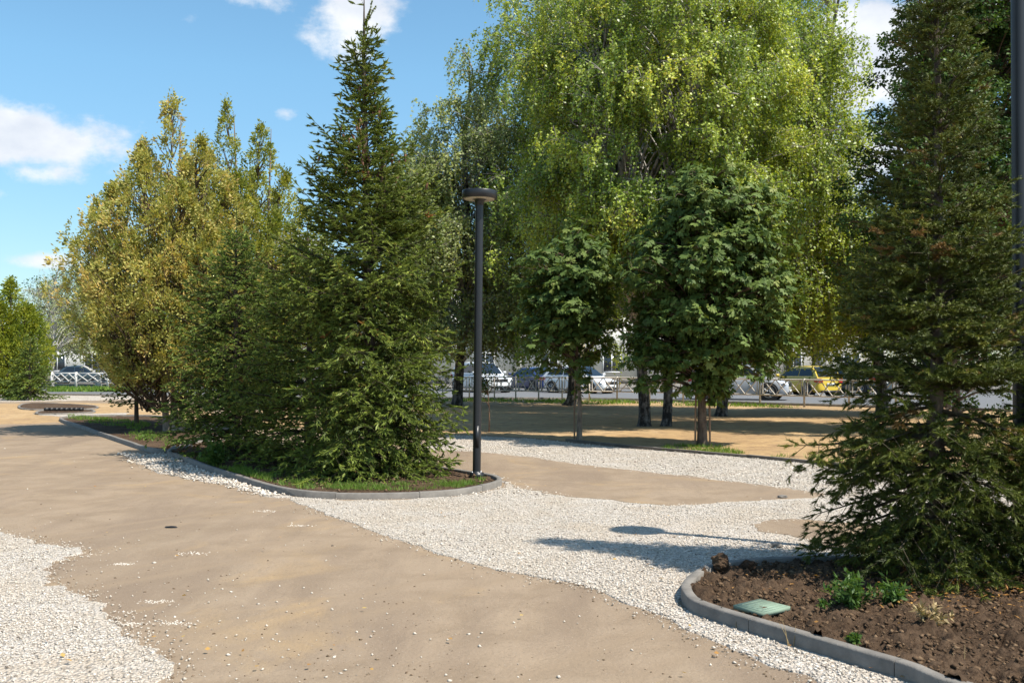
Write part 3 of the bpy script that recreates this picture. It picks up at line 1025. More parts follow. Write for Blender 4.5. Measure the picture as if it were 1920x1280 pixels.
def spruce(name, label, c, H, prof, seed, dz=.17, nb=7, bare=.25, sec_step=.085, sh_step=.045, sh_len=(.05, .095), mats=None,
           needles=8, lean=(0, 0), droop=.35, tr=.085, tone_mu=.5, cones=None, blade=.022, sparse=None, group=None, hang=.6, leader=True, up=.55, nl=.02, fork=.85, habit=lambda z: 1.0):
    r = random.Random(seed)
    root = thing(name, label, 'spruce', (c[0], c[1], 0), 0, group)
    tp = trunk_path(H, lean, .03, 16, seed)
    tb = MB()
    rad = tr * (1 - np.linspace(0, 1, 16)) ** .85 + .006
    rad[0] *= 1.35
    tb.tube(tp, rad, 8)
    br = MB()
    SP, SD, SL, ST = [], [], [], []
    SPa, SDa, SLa, STa = [], [], [], []
    nr0 = np.random.default_rng(seed + 500)

    def trunk_at(z):
        t = z / H
        return np.array([np.interp(z, tp[:, 2], tp[:, 0]), np.interp(z, tp[:, 2], tp[:, 1]), z])
    z = bare
    az0 = r.uniform(0, 6)
    cone_spots = []
    while z < H - .12:
        f = z / H
        Rz = prof(z)
        nbr = nb if f < .8 else max(4, nb - 2)
        az0 += r.uniform(.3, 1.2)
        for q in range(nbr):
            a = az0 + q * 6.2832 / nbr + r.uniform(-.6, .6)
            zz = z + r.uniform(-.8, .8) * dz
            if zz > H - .08 or zz < bare * .6: continue
            L = Rz * (r.uniform(.72, 1.1) if z < .6 * H else r.uniform(.55, 1.25)) * (1.0 if r.random() > .12 else 1.22)
            if L < .05: continue
            sp = 1.0
            if sparse is not None:
                sp = sparse(zz, a)
                if r.random() > sp: continue
            hd = np.array([math.cos(a), math.sin(a)])
            sd_ = np.array([-hd[1], hd[0]])
            el = up * (1.1 if f > .75 else (f * 1.2 - .15) + (.25 if habit(zz) < .6 else 0)) + r.uniform(-.24, .24)
            o0 = trunk_at(zz)
            ns = max(4, int(L / .12))
            s = np.linspace(0, 1, ns + 1)
            bend = r.uniform(-.15, .15)
            hor = s * L * math.cos(el)
            zof = (math.sin(el) * s - droop * s ** 2 * (1.15 - f) + .22 * s ** 3) * L
            P = np.stack([o0[0] + hd[0] * hor + sd_[0] * bend * L * s * s, o0[1] + hd[1] * hor + sd_[1] * bend * L * s * s, o0[2] + zof], 1)
            if P[:, 2].min() < .1:
                P[:, 2] = np.maximum(P[:, 2], .1 + .03 * np.sin(s * 9))
            r0 = .006 + .011 * L
            br.tube(P, np.linspace(r0, .003, ns + 1), 4)
            tone = min(.92, max(0, r.gauss(tone_mu, .13)))
            dead = r.random() < .006
            u = np.arange(.16 if L > .5 else .05, 1.0, sec_step / L)
            m = len(u)
            if m:
                u = np.clip(u + nr0.uniform(-.3, .3, m) * sec_step / L, .03, 1)
                pu = np.stack([np.interp(u, s, P[:, j]) for j in range(3)], 1)
                l2 = np.minimum(.50 * L * (1.05 - u) + .10, .16 + .34 * L) * nr0.uniform(.6, 1.15, m)
                sa = nr0.uniform(.75, 1.2, m) * np.where(np.arange(m) % 2, 1, -1)
                d2 = hd[None] * np.cos(sa)[:, None] + sd_[None] * np.sin(sa)[:, None]
                hg = hang * habit(zz)
                slope = -nr0.uniform(0, 1, m) * hg * (1.1 - f) + (.30 if habit(zz) < .6 else 0)
                kk = .25 * hg * (1 - f * .6)
                t2 = np.clip(tone + nr0.normal(0, .09, m), 0, .93)
                t2 = np.where((nr0.uniform(0, 1, m) < .003) | dead, nr0.uniform(.96, 1, m), t2)
                for q_ in range(m):
                    s2 = np.array([0, .5, 1.0])
                    br.tube(np.stack([pu[q_, 0] + d2[q_, 0] * s2 * l2[q_], pu[q_, 1] + d2[q_, 1] * s2 * l2[q_], pu[q_, 2] + (slope[q_] * s2 - kk * s2 * s2) * l2[q_]], 1), [.0032, .0025, .0012], 3)
                K = max(2, int(math.ceil(l2.max() / sh_step)))
                w = (np.arange(K)[None] + nr0.uniform(.2, .8, (m, K))) * sh_step / l2[:, None]
                ok = w < 1.02
                w[:, 0] = 1.0; ok[:, 0] = True          # tip shoot
                qx = np.stack([pu[:, 0:1] + d2[:, 0:1] * w * l2[:, None], pu[:, 1:2] + d2[:, 1:2] * w * l2[:, None], pu[:, 2:3] + (slope[:, None] * w - kk * w * w) * l2[:, None]], -1)
                Dq = unit(np.concatenate([d2, slope[:, None]], 1))
                Sq = np.concatenate([-d2[:, 1:2], d2[:, 0:1], np.zeros((m, 1))], 1)
                sg = np.where(np.arange(K) % 2, 1, -1)[None, :, None] * nr0.uniform(.35, .9, (m, K, 1))
                sg[:, 0] = 0
                dd = Dq[:, None] * .8 + Sq[:, None] * sg
                dd[:, :, 2] += -hg * nr0.uniform(.1, .9, (m, K)) * (1.1 - f) + nr0.uniform(-.1, .45, (m, K))
                SPa.append(qx[ok]); SDa.append(dd[ok]); SLa.append(nr0.uniform(sh_len[0], sh_len[1], (m, K))[ok]); STa.append(np.broadcast_to(t2[:, None], (m, K))[ok])
            # shoots sitting straight on the branch, and its tip
            for w in np.arange(.25, 1.0, .05 / L):
                qx = np.array([np.interp(w, s, P[:, 0]), np.interp(w, s, P[:, 1]), np.interp(w, s, P[:, 2])])
                SP.append(qx); SD.append(np.array([hd[0] * .7 + sd_[0] * r.uniform(-.7, .7), hd[1] * .7 + sd_[1] * r.uniform(-.7, .7), r.uniform(-.2, .5)]))
                SL.append(r.uniform(*sh_len)); ST.append(tone)
            tip = P[-1] - P[-2]
            SP.append(P[-1]); SD.append(tip / np.linalg.norm(tip)); SL.append(sh_len[1] * 1.3); ST.append(tone + .05)
            if cones and cones[0] < zz < cones[1] and r.random() < .62:
                for _ in range(r.choice([1, 2, 3])):
                    w = r.uniform(.55, .98)
                    cone_spots.append((np.interp(w, s, P[:, 0]) + r.uniform(-.05, .05), np.interp(w, s, P[:, 1]) + r.uniform(-.05, .05), np.interp(w, s, P[:, 2]) - .01))
        z += dz * (1.0 if f < .8 else .9)
    if leader:
        # bare spindly leader with a few candle twigs
        for zz, l, e in ((H - .05, .42, 1.5), (H - .42, .34, 1.0), (H - .42, .30, .9), (H - .42, .30, .95), (H - .70, .36, .7), (H - .72, .4, .8), (H - .95, .42, .6), (H - 1.0, .4, .55)):
            a = r.uniform(0, 6.28)
            o0 = trunk_at(zz)
            d = np.array([math.cos(a) * math.cos(e), math.sin(a) * math.cos(e), math.sin(e)])
            P = np.array([o0, o0 + d * l * .5, o0 + d * l + np.array([0, 0, .03])])
            br.tube(P, [.007, .005, .003], 4)
            for w in np.arange(.1, 1, .1):
                SP.append(P[0] + (P[2] - P[0]) * w); SD.append(d + np.array([r.uniform(-.3, .3), r.uniform(-.3, .3), 0])); SL.append(.035); ST.append(.6)
    SP = np.vstack([np.array(SP)] + SPa); SD = unit(np.vstack([np.array(SD)] + SDa)); SL = np.concatenate([SL] + SLa); ST = np.concatenate([ST] + STa)
    # each shoot carries side shoots
    nrr = np.random.default_rng(seed + 900)
    n = len(SP)
    side_ = unit(np.cross(SD, np.array([0, 0, 1.0]) + nrr.normal(0, .3, (n, 3))))
    parts = [(SP, SD, SL, ST)]
    for sg_, t_ in ((1, .30), (-1, .42)):
        k_ = nrr.uniform(0, 1, n) < fork
        d_ = unit(SD * .75 + side_ * sg_ * nrr.uniform(.5, .95, (n, 1)) + np.array([0, 0, -.12 * hang]))
        parts.append(((SP + SD * SL[:, None] * t_)[k_], d_[k_], (SL * nrr.uniform(.5, .85, n))[k_], ST[k_] + nrr.normal(0, .04, k_.sum())))
    SP, SD, SL, ST = (np.concatenate([p_[j] for p_ in parts]) for j in range(4))
    nr = np.random.default_rng(seed)
    n = len(SP)
    ST = np.where(ST < .95, np.clip(ST + nr.normal(0, .13, n), 0, .93), ST)
    cr = MB()
    rv = unit(nr.normal(0, 1, (n, 3)))
    cr.leaves(SP, SD, rv, SL, blade, ST, 0, .5)
    rv2 = np.cross(SD, rv)
    cr.leaves(SP, SD, rv2, SL, blade * .9, ST, 0, .5)
    A = unit(np.cross(SD, rv)); B = np.cross(SD, A)
    for q in range(needles):
        th = nr.uniform(0, 6.283, n)[:, None]
        t = ((q + nr.uniform(0, 1, n)) / needles)[:, None]
        out = A * np.cos(th) + B * np.sin(th)
        P0 = SP + SD * SL[:, None] * t
        cr.leaves(P0, unit(SD * .75 + out), out + SD * .1 + rv * .2, nl * nr.uniform(.8, 1.25, n), nl * .17, np.clip(ST + .04, 0, 1), 0, .4)
    tb.build('trunk', mats[1], root, smooth=True)
    br.build('branches', mats[2], root)
    o = cr.build('crown', mats[0], root)
    if cone_spots:
        r.shuffle(cone_spots)
        cm = MB()
        kk = 7
        rows = [(.004, 0), (.014, -.012), (.019, -.035), (.018, -.07), (.013, -.10), (.004, -.122)]
        cm.lathe(rows[::-1], kk)
        first = None
        for p in cone_spots[:95]:
            if first is None:
                first = cm.build('cone', M_cone, root)
                q = first
            else:
                q = first.copy(); COL.objects.link(q); q.parent = root
            q.location = p
            q.rotation_euler = (r.uniform(-.35, .35), r.uniform(-.35, .35), r.uniform(0, 6))
    print(name, 'shoots', n)
    return root


def crown_tree(name, label, c, H, clumps, leaf, mats, trunks, seed, cat='tree', nleaf=60, group=None, droop=.3, flat=.8, palm=0, limb_r=.03, twig=True):
    """broadleaf: clumps = list of (x,y,z, rx,rz) leaf clusters relative to the base"""
    root = thing(name, label, cat, (c[0], c[1], 0), 0, group)
    nr = np.random.default_rng(seed)
    tb = MB()
    tops = []
    for (pts, rad) in trunks:
        pts = np.array(pts, dtype=float)
        P = catmull(pts, 4, False)
        s = np.linspace(0, 1, len(P))
        tb.tube(P, rad * ((1 - s) ** .8 * .9 + .1) * (1 + .35 * np.exp(-s * 18)), 9)
        tops.append((P, rad))
    allP = np.vstack([t[0] for t in tops])
    limb = MB()
    lv = MB()
    Ps, Ds, Ns, Ls, Ws, Ts = [], [], [], [], [], []
    for (x, y, z, rx, rz, tone) in clumps:
        cc = np.array([x, y, z])
        # limb from the nearest lower trunk point
        d = np.linalg.norm((allP - cc) * np.array([1, 1, 1.0]), axis=1) + np.where(allP[:, 2] > z - .15 * abs(x), 3.0, 0)
        o0 = allP[np.argmin(d)]
        mid = (o0 * .45 + cc * .55) + np.array([0, 0, .12 * np.linalg.norm(cc - o0)])
        limb.tube(catmull([o0, mid, cc], 3, False), np.linspace(limb_r, limb_r * .25, 7), 4)
        n = int(nleaf * nr.uniform(.75, 1.25))
        v = unit(nr.normal(0, 1, (n, 3)))
        rr = nr.uniform(.35, 1.0, n) ** .6
        P = cc + v * np.array([rx, rx, rz]) * rr[:, None]
        D = v * np.array([1, 1, .35]) + np.array([0, 0, -droop]) + nr.normal(0, .45, (n, 3))
        Nn = np.array([0, 0, 1.0]) + nr.normal(0, flat, (n, 3)) + v * .6
        Ps.append(P); Ds.append(unit(D)); Ns.append(Nn)
        Ts.append(np.clip(tone + nr.normal(0, .13, n), 0, 1))
        if twig:
            for i in range(0, n, 9):
                limb.tube(np.array([cc, (cc + P[i]) * .5 + np.array([0, 0, .02]), P[i]]), [limb_r * .3, limb_r * .2, .003], 3)
    P = np.vstack(Ps); D = np.vstack(Ds); Nn = np.vstack(Ns); T = np.concatenate(Ts)
    n = len(P)
    Nn = Nn * .8 + P * np.array([1, 1, 0]) / (np.hypot(P[:, 0], P[:, 1])[:, None] + .3) * .8
    l0, w0 = leaf
    if palm:
        U = unit(Nn)
        Sd = unit(np.cross(D, U))
        for q in range(palm):
            a = (q / (palm - 1) - .5) * 3.3
            dl = unit(D * math.cos(a) + Sd * math.sin(a) + np.array([0, 0, -.25]) + nr.normal(0, .1, (n, 3)))
            sc = (1 - .28 * abs(a) / 1.65) * nr.uniform(.85, 1.15, n)
            lv.leaves(P, dl, U, l0 * sc, w0 * sc, np.clip(T + nr.normal(0, .03, n), 0, 1), 0, .62, .12)
    else:
        lv.leaves(P, D, Nn, l0 * nr.uniform(.7, 1.25, n), w0 * nr.uniform(.7, 1.2, n), T, 0, .42, .08)
    tb.build('trunk', mats[1], root, smooth=True)
    limb.build('branches', mats[2], root)
    lv.build('crown', mats[0], root)
    print(name, 'leaves', n)
    return root


def birch(name, label, c, H, trunks, hangers, mats, seed, leaf=(.06, .042), per=26, strand=(.6, 1.6), cat='birch', group=None, lowmat=None, clusters=16, spread=.45, tone0=.5, limb_r=.035):
    """weeping birch: hangers = list of (x,y,z,tone): points from which bunches of drooping twigs fall"""
    root = thing(name, label, cat, (c[0], c[1], 0), 0, group)
    r = np.random.default_rng(seed)
    tb, lm, tw, lv = MB(), MB(), MB(), MB()
    allP = []
    for (pts, rad) in trunks:
        P = catmull(np.array(pts, dtype=float), 5, False)
        s = np.linspace(0, 1, len(P))
        tb.tube(P, rad * ((1 - s) ** .7 * .93 + .07) * (1 + .4 * np.exp(-s * 25)), 10)
        allP.append(P)
    allP = np.vstack(allP)
    LP, LD, LT = [], [], []
    for (x, y, z, tone) in hangers:
        cc = np.array([x, y, z], dtype=float)
        hd = np.hypot(allP[:, 0] - x, allP[:, 1] - y)
        want = np.maximum(z - hd * .8, min(2.6, z * .7))
        o0 = allP[np.argmin(np.abs(allP[:, 2] - want) + hd * .3)]
        mid = o0 * .5 + cc * .5 + np.array([0, 0, .18 * np.linalg.norm(cc - o0)])
        lm.tube(catmull([o0, mid, cc], 4, False), np.linspace(limb_r, .007, 9), 5)
        out = cc[:2] - o0[:2]
        out = out / (np.linalg.norm(out) + 1e-6)
        for k in range(int(clusters * r.uniform(.7, 1.3))):
            s0 = cc + r.normal(0, spread, 3) * np.array([1, 1, .55])
            d = np.array([out[0] * .6 + r.normal(0, .45), out[1] * .6 + r.normal(0, .45), r.uniform(-.1, .45)])
            L = r.uniform(*strand)
            nseg = 7
            s = np.linspace(0, 1, nseg)
            P = s0 + d * (s * .38 * L)[:, None] * (1.3 - .5 * s)[:, None]
            P[:, 2] -= (s ** 1.7) * L * .9
            P[:, :2] += (np.cumsum(r.normal(0, .018, (nseg, 2)), 0))
            tw.tube(P, np.linspace(.005, .0018, nseg), 3)
            if k % 3 == 0:
                tw.tube(np.array([cc, (cc + s0) / 2 + np.array([0, 0, .03]), s0]), [.009, .007, .005], 3)
            m = int(per * L / 1.1)
            u = r.uniform(.08, 1.0, m)
            Q = np.stack([np.interp(u, s, P[:, j]) for j in range(3)], 1) + r.normal(0, .045, (m, 3))
            LP.append(Q)
            LD.append(np.stack([r.normal(0, .8, m), r.normal(0, .8, m), -r.uniform(-.3, 1.2, m)], 1))
            LT.append(np.clip(tone + r.normal(0, .06) + r.normal(0, .14, m), 0, 1))
    LP = np.vstack(LP); LD = unit(np.vstack(LD)); LT = np.concatenate(LT)
    n = len(LP)
    outw = LP * np.array([1, 1, 0]) / (np.hypot(LP[:, 0], LP[:, 1])[:, None] + .3)
    lv.leaves(LP, LD, r.normal(0, .55, (n, 3)) + outw * .9 + np.array([0, 0, .75]), leaf[0] * r.uniform(.7, 1.2, n), leaf[1] * r.uniform(.7, 1.2, n), LT, 0, .4, .06)
    tb.build('trunk', lowmat or mats[1], root, smooth=True)
    lm.build('limbs', mats[1], root, smooth=True)
    tw.build('twigs', mats[2], root)
    lv.build('crown', mats[0], root)
    print(name, 'leaves', n)
    return root


def thuja(name, label, c, H, prof, seed, mats, nb=1100, per=42, spr=(.085, .034), tone_mu=.5, stems=None, base=1.0, cat='thuja', tuft=.16, lobes=None, group=None):
    root = thing(name, label, cat, (c[0], c[1], 0), 0, group)
    r = np.random.default_rng(seed)
    tb, br, cr = MB(), MB(), MB()
    for (pts, rad) in stems:
        P = catmull(np.array(pts, dtype=float), 4, False)
        s = np.linspace(0, 1, len(P))
        tb.tube(P, rad * ((1 - s) ** .8 * .92 + .08) * (1 + .25 * np.exp(-s * 20)), 8)
    LP, LD, LT, LN = [], [], [], []
    if lobes is None:
        lobes = [(0, 0, H, 1.0)]
    wts = np.array([q[3] * q[2] for q in lobes]); wts /= wts.sum()
    for i in range(nb):
        lb = lobes[r.choice(len(lobes), p=wts)]
        Ht = lb[2]
        z = base + (Ht - base) * (1 - r.uniform(0, 1) ** 1.0)
        az = r.uniform(0, 6.283)
        k = 1 + .25 * mnoise.noise(Vector((math.cos(az) * 2 + lb[0] * 3, math.sin(az) * 2, z * 1.6 + seed)))
        t_ = (z - base) / (Ht - base)
        Rl = lb[3] * min(1.0, 4.2 * (1 - t_) ** 1.1) * (.6 + .4 * min(1, t_ * 3.5)) * k * 1.28
        f = math.sqrt(r.uniform(.12, 1.05))
        ox, oy = lb[0] * min(1, .45 + t_), lb[1] * min(1, .45 + t_)
        tip = np.array([ox + math.cos(az) * Rl * f, oy + math.sin(az) * Rl * f, z])
        Rz = max(.25, Rl)
        az = math.atan2(tip[1] * .6 + math.sin(az) * .5, tip[0] * .6 + math.cos(az) * .5)
        rise = r.uniform(.35, .8) * Rz
        o0 = np.array([ox * .8, oy * .8, max(.5, z - rise - .3)])
        if i % 3 == 0:
            mid = o0 * .4 + tip * .6 + np.array([0, 0, -.12 * Rz])
            br.tube(catmull([o0, mid, tip], 3, False), np.linspace(.02, .004, 7), 3)
        m = int(per * r.uniform(.6, 1.3))
        tr_ = tuft * r.uniform(.7, 1.3)
        v = r.normal(0, .5, (m, 3)) * np.array([1, 1, 1.25]) * tr_
        plane = r.normal(0, 1, 3) * np.array([1, 1, .25])
        plane /= np.linalg.norm(plane)
        v -= (v @ plane)[:, None] * plane * .55
        LP.append(tip + v)
        LD.append(np.array([math.cos(az) * .6, math.sin(az) * .6, .30]) + v / tr_ * .6 + r.normal(0, .28, (m, 3)))
        LN.append(plane + r.normal(0, .35, (m, 3)))
        t0 = tone_mu + r.normal(0, .13) + .15 * mnoise.noise(Vector(tip * .8))
        LT.append(np.clip(t0 + r.normal(0, .12, m), 0, 1))
    LP = np.vstack(LP); LD = unit(np.vstack(LD)); LN = np.vstack(LN); LT = np.concatenate(LT)
    n = len(LP)
    LN = np.where((LN * (LP * np.array([1, 1, 0]) + np.array([0, 0, .6]))).sum(1)[:, None] < 0, -LN, LN) + LP * np.array([1, 1, 0]) / (np.hypot(LP[:, 0], LP[:, 1])[:, None] + .3) * .6
    cr.leaves(LP, LD, LN, spr[0] * r.uniform(.6, 1.3, n), spr[1] * r.uniform(.7, 1.3, n), LT, 0, .55, .0)
    tb.build('trunk', mats[1], root, smooth=True)
    br.build('branches', mats[2], root)
    cr.build('crown', mats[0], root)
    print(name, 'sprays', n)
    return root


def lerp(tab):
    xs = [t[0] for t in tab]
    ys = [t[1] for t in tab]
    return lambda z: float(np.interp(z, xs, ys))


# ---------------------------------------------------------------- spruces
spruce('spruce', 'tall dark spruce with brown cones near its top, on the kerbed island beside the lamp', (-1.98, 13.95), 6.75,
       lerp([(0, .95), (.3, 1.20), (1.0, 1.15), (1.6, 1.05), (2.3, 1.22), (3.0, 1.18), (3.5, .98), (3.9, .80), (4.3, .70), (4.42, .40), (4.9, .44), (5.15, .28), (5.4, .34), (5.8, .26), (6.0, .14), (6.15, .05), (6.75, .03)]),
       11, dz=.125, nb=8, bare=.15, mats=(M_spruce, M_bark, M_twigs), cones=(3.5, 5.3), lean=(-.08, 0), tr=.10, tone_mu=.52, needles=8, nl=.026, blade=.028, sec_step=.085, sh_step=.07, sh_len=(.08, .135), fork=.7, hang=.75, habit=lambda z: 1.15 if z < 3.0 else .5, up=.8, sparse=lambda z, a: 1.0 if z < 3.7 else (.7 if z < 4.4 else .5))
spruce('spruce', 'broad bushy spruce left of the tall one, its lower branches reaching the gravel notch', (-4.70, 17.0), 3.9,
       lerp([(0, 1.0), (.3, 1.2), (1.0, 1.2), (1.8, 1.05), (2.5, .8), (3.1, .5), (3.6, .2), (3.9, .05)]),
       12, dz=.135, nb=8, bare=.12, mats=(M_spruce_b, M_bark, M_twigs), sec_step=.10, sh_step=.075, needles=5, nl=.027, blade=.028, fork=.7, tr=.08, tone_mu=.55, leader=True, sh_len=(.06, .11))
spruce('spruce', 'middle-sized spruce squeezed between the tall spruce and the bushy one', (-3.15, 15.4), 3.75,
       lerp([(0, 1.0), (.5, 1.15), (1.4, 1.1), (2.2, .95), (2.8, .65), (3.3, .35), (3.75, .05)]),
       13, dz=.14, nb=7, bare=.15, mats=(M_spruce, M_bark, M_twigs), sec_step=.10, sh_step=.075, needles=5, nl=.027, blade=.028, fork=.7, tr=.07, tone_mu=.58, leader=False, sh_len=(.06, .11))
spruce('spruce', 'young olive-green spruce with a slim trunk in the near right bed', (3.12, 7.3), 4.95,
       lerp([(0, .55), (.3, .72), (.7, .90), (1.0, .86), (1.4, .76), (2.0, .66), (2.6, .46), (3.2, .32), (4.0, .23), (4.6, .15), (4.95, .05)]),
       14, dz=.115, nb=8, bare=.18, mats=(M_spruce_o, M_bark, M_twigs), sec_step=.085, sh_step=.055, needles=24, blade=.016, nl=.024, habit=lambda z: float(np.interp(z, [.7, 1.6], [1.2, .4])), tr=.058, tone_mu=.52, lean=(-.03, 0), sh_len=(.06, .11), droop=.42, hang=.9, up=.85, leader=False, fork=.75, sparse=lambda z, a: .85 if z < .8 else (1.0 if z < 2.4 else .58))
spruce('spruce', 'second young spruce cut off by the right edge, in front of the lamp pole', (4.42, 7.25), 2.75,
       lerp([(0, .6), (.3, .85), (.8, .88), (1.4, .62), (2.0, .4), (2.75, .05)]),
       17, dz=.13, nb=8, bare=.15, mats=(M_spruce_o, M_bark, M_twigs), sec_step=.085, sh_step=.055, needles=18, blade=.017, nl=.024, tr=.04, tone_mu=.45, sh_len=(.06, .11), droop=.42, hang=.8, up=.8, leader=False, fork=.75)
spruce('spruce', 'small sparse spruce with a bare lower stem on the far end of the left bed', (-9.65, 25.6), 2.5,
       lerp([(0, .3), (.5, .55), (.9, .95), (1.4, .85), (2.0, .5), (2.5, .05)]),
       15, dz=.20, nb=5, bare=.55, mats=(M_spruce, M_bark, M_twigs), sec_step=.13, sh_step=.07, needles=3, blade=.035, tr=.06, tone_mu=.62, leader=False)
spruce('spruce', 'small bushy spruce standing before the lime-green thuja at the far left', (-21.3, 44.0), 2.75,
       lerp([(0, 1.15), (.4, 1.25), (1.2, .95), (2.0, .5), (2.75, .05)]),
       16, dz=.22, nb=7, bare=.1, mats=(M_spruce_b, M_bark, M_twigs), sec_step=.14, sh_step=.08, needles=2, blade=.05, tr=.06, tone_mu=.6, leader=False, sh_len=(.07, .13))

# ---------------------------------------------------------------- thujas
st = [([(-.12, 0, -.05), (-.2, 0, .9), (-.5, .1, 3.5), (-.4, .1, 6.5)], .095), ([(.05, .05, -.05), (.02, .05, .9), (.1, 0, 3.5), (.2, 0, 7.3)], .105), ([(.2, -.05, -.05), (.3, -.05, 1.0), (.6, -.2, 3), (.9, -.2, 6)], .09)]
thuja('thuja', 'tall golden-brown thuja with grey multiple stems on the left bed', (-7.95, 23.3), 7.9,
      lerp([(1.0, 1.2), (1.6, 1.7), (2.6, 2.1), (4.5, 2.15), (5.6, 1.95), (6.3, 1.6), (6.8, 1.15), (7.15, .5), (7.9, .15)]), 31, (M_thuja, M_barkl, M_twig), nb=3000, per=38, stems=st, base=1.15, tone_mu=.72, tuft=.125, spr=(.082, .038),
      lobes=[(0, 0, 8.0, .55), (-.7, .1, 6.75, .95), (.7, -.1, 6.8, .95), (-1.25, -.3, 5.7, .95), (1.3, .2, 5.8, .95), (-.3, -1.0, 6.2, 1.0), (.6, -1.1, 5.6, 1.0), (-1.1, -1.0, 4.9, .95), (1.2, -1.0, 4.6, .9), (0, 1.1, 6.6, .95), (-1.55, .3, 4.6, .7), (-.4, -1.4, 4.4, .85)])
st2 = [([(0, 0, -.05), (-.05, 0, 1), (-.2, .1, 4), (-.35, .1, 7.8)], .09), ([(.1, 0, -.05), (.2, 0, 1), (.5, -.1, 4), (.6, 0, 7.4)], .08)]


thuja('thuja', 'greenish thuja with two thin pointed tops behind the bushy spruces', (-6.55, 24.6), 7.9,
      lerp([(.8, 1.2), (2.0, 1.7), (3.5, 1.85), (4.8, 1.65), (5.8, 1.25), (6.4, .85), (7.0, .42), (7.9, .10)]), 32, (M_thujag, M_barkl, M_twig), nb=1900, per=38, stems=st2, base=.85, tone_mu=.66, tuft=.125, spr=(.082, .038),
      lobes=[(-.5, 0, 8.0, .5), (.35, 0, 7.5, .6), (.95, 0, 6.3, .85), (-.9, -.2, 6.4, .85), (1.35, -.1, 5.4, .8), (0, -.9, 6.1, 1.0), (.9, -.9, 5.2, .9), (0, .9, 6.6, 1.0), (-1.0, -.8, 5.2, .9)])
thuja('thuja', 'lime-green conical thuja at the far left edge of the clearing', (-23.9, 47.5), 5.5,
      lerp([(.2, 1.6), (1.2, 2.0), (2.5, 1.8), (4.0, 1.0), (5.0, .45), (5.5, .1)]), 33, (M_thujay, M_barkl, M_twig), nb=850, per=34, spr=(.15, .07), tuft=.22, lobes=[(0, 0, 5.5, .7), (-.8, 0, 4.6, .9), (.8, -.1, 4.4, .9), (0, -.9, 4.4, .9), (1.2, -.3, 3.3, .8), (-1.2, -.4, 3.6, .8), (.4, -1.2, 3.0, .8)],
      stems=[([(0, 0, -.05), (0, 0, 2), (0, 0, 5.2)], .12)], base=.2, tone_mu=.6)
thuja('thuja', 'dark lower thuja half cut off by the left edge of the picture', (-27.2, 49.0), 5.6,
      lerp([(.2, 1.4), (1.5, 1.9), (3, 1.6), (4.6, .8), (5.6, .1)]), 34, (M_thujay, M_barkl, M_twig), nb=500, per=30, spr=(.15, .07), tuft=.24, lobes=[(0, 0, 5.4, .8), (.9, 0, 4.6, 1.0), (-.9, 0, 4.6, 1.0), (0, -.9, 4.0, 1.0)],
      stems=[([(0, 0, -.05), (0, 0, 2), (0, 0, 5.2)], .12)], base=.2, tone_mu=.5)


# ---------------------------------------------------------------- birches
def hang_points(seed, n, box, keep, tone=(.3, .8), tf=None, gap=-.12):
    r = np.random.default_rng(seed)
    out = []
    tries = 0
    while len(out) < n and tries < n * 60:
        tries += 1
        x, y, z = r.uniform(box[0], box[1]), r.uniform(box[2], box[3]), r.uniform(box[4], box[5])
        if keep(x, y, z) and mnoise.noise(Vector((x * .75 + seed, y * .75, z * .75))) > gap:
            t = r.uniform(*tone)
            if tf: t = tf(x, y, z, t, r)
            out.append((x, y, z, t))
    return out


def ell(x, y, z, c, rr):
    return ((x - c[0]) / rr[0]) ** 2 + ((y - c[1]) / rr[1]) ** 2 + ((z - c[2]) / rr[2]) ** 2


# big double birch behind the chestnuts
def keepA(x, y, z):
    e = ell(x, y, z, (0.1, 0, 7.2), (3.7, 4.3, 5.4))
    if z < 4.2 and abs(x) < 1.0: return False
    return .25 < e < 1.0


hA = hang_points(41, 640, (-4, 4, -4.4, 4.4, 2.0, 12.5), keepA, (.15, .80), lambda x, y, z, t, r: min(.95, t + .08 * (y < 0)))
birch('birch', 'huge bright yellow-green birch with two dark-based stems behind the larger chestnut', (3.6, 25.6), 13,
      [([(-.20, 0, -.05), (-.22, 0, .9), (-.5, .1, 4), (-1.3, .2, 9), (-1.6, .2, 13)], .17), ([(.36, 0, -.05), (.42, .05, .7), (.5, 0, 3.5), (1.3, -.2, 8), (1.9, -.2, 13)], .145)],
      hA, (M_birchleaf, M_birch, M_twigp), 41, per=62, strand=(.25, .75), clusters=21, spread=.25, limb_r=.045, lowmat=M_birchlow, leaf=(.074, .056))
# birch left of it, in front of the sky
def keepB(x, y, z):
    Rm = np.interp(z, [2.0, 6, 9.5, 12.0, 13.4], [2.8, 3.4, 2.8, 1.5, .3])
    q = math.hypot(x, y * 1.1)
    return .35 * Rm < q < Rm


hB = hang_points(42, 360, (-4, 4, -4, 4, 2.4, 15.2), keepB, (.3, .8))
birch('birch', 'pale grey-green weeping birch against the sky behind the lamp head', (-2.0, 38.0), 15,
      [([(-.1, 0, -.05), (0, 0, 1.5), (.3, 0, 6), (.2, 0, 10), (.5, 0, 12.8)], .22)],
      hB, (M_birchleafg, M_birch, M_twigp), 42, per=22, strand=(.4, 1.3), clusters=21, spread=.38, leaf=(.115, .085), lowmat=M_birchlow)
def keepC(x, y, z):
    Rm = np.interp(z, [2.5, 6, 11, 15, 17], [3.0, 3.9, 3.8, 2.8, 1.5])
    q = math.hypot(x, y * .72)
    return .35 * Rm < q < Rm


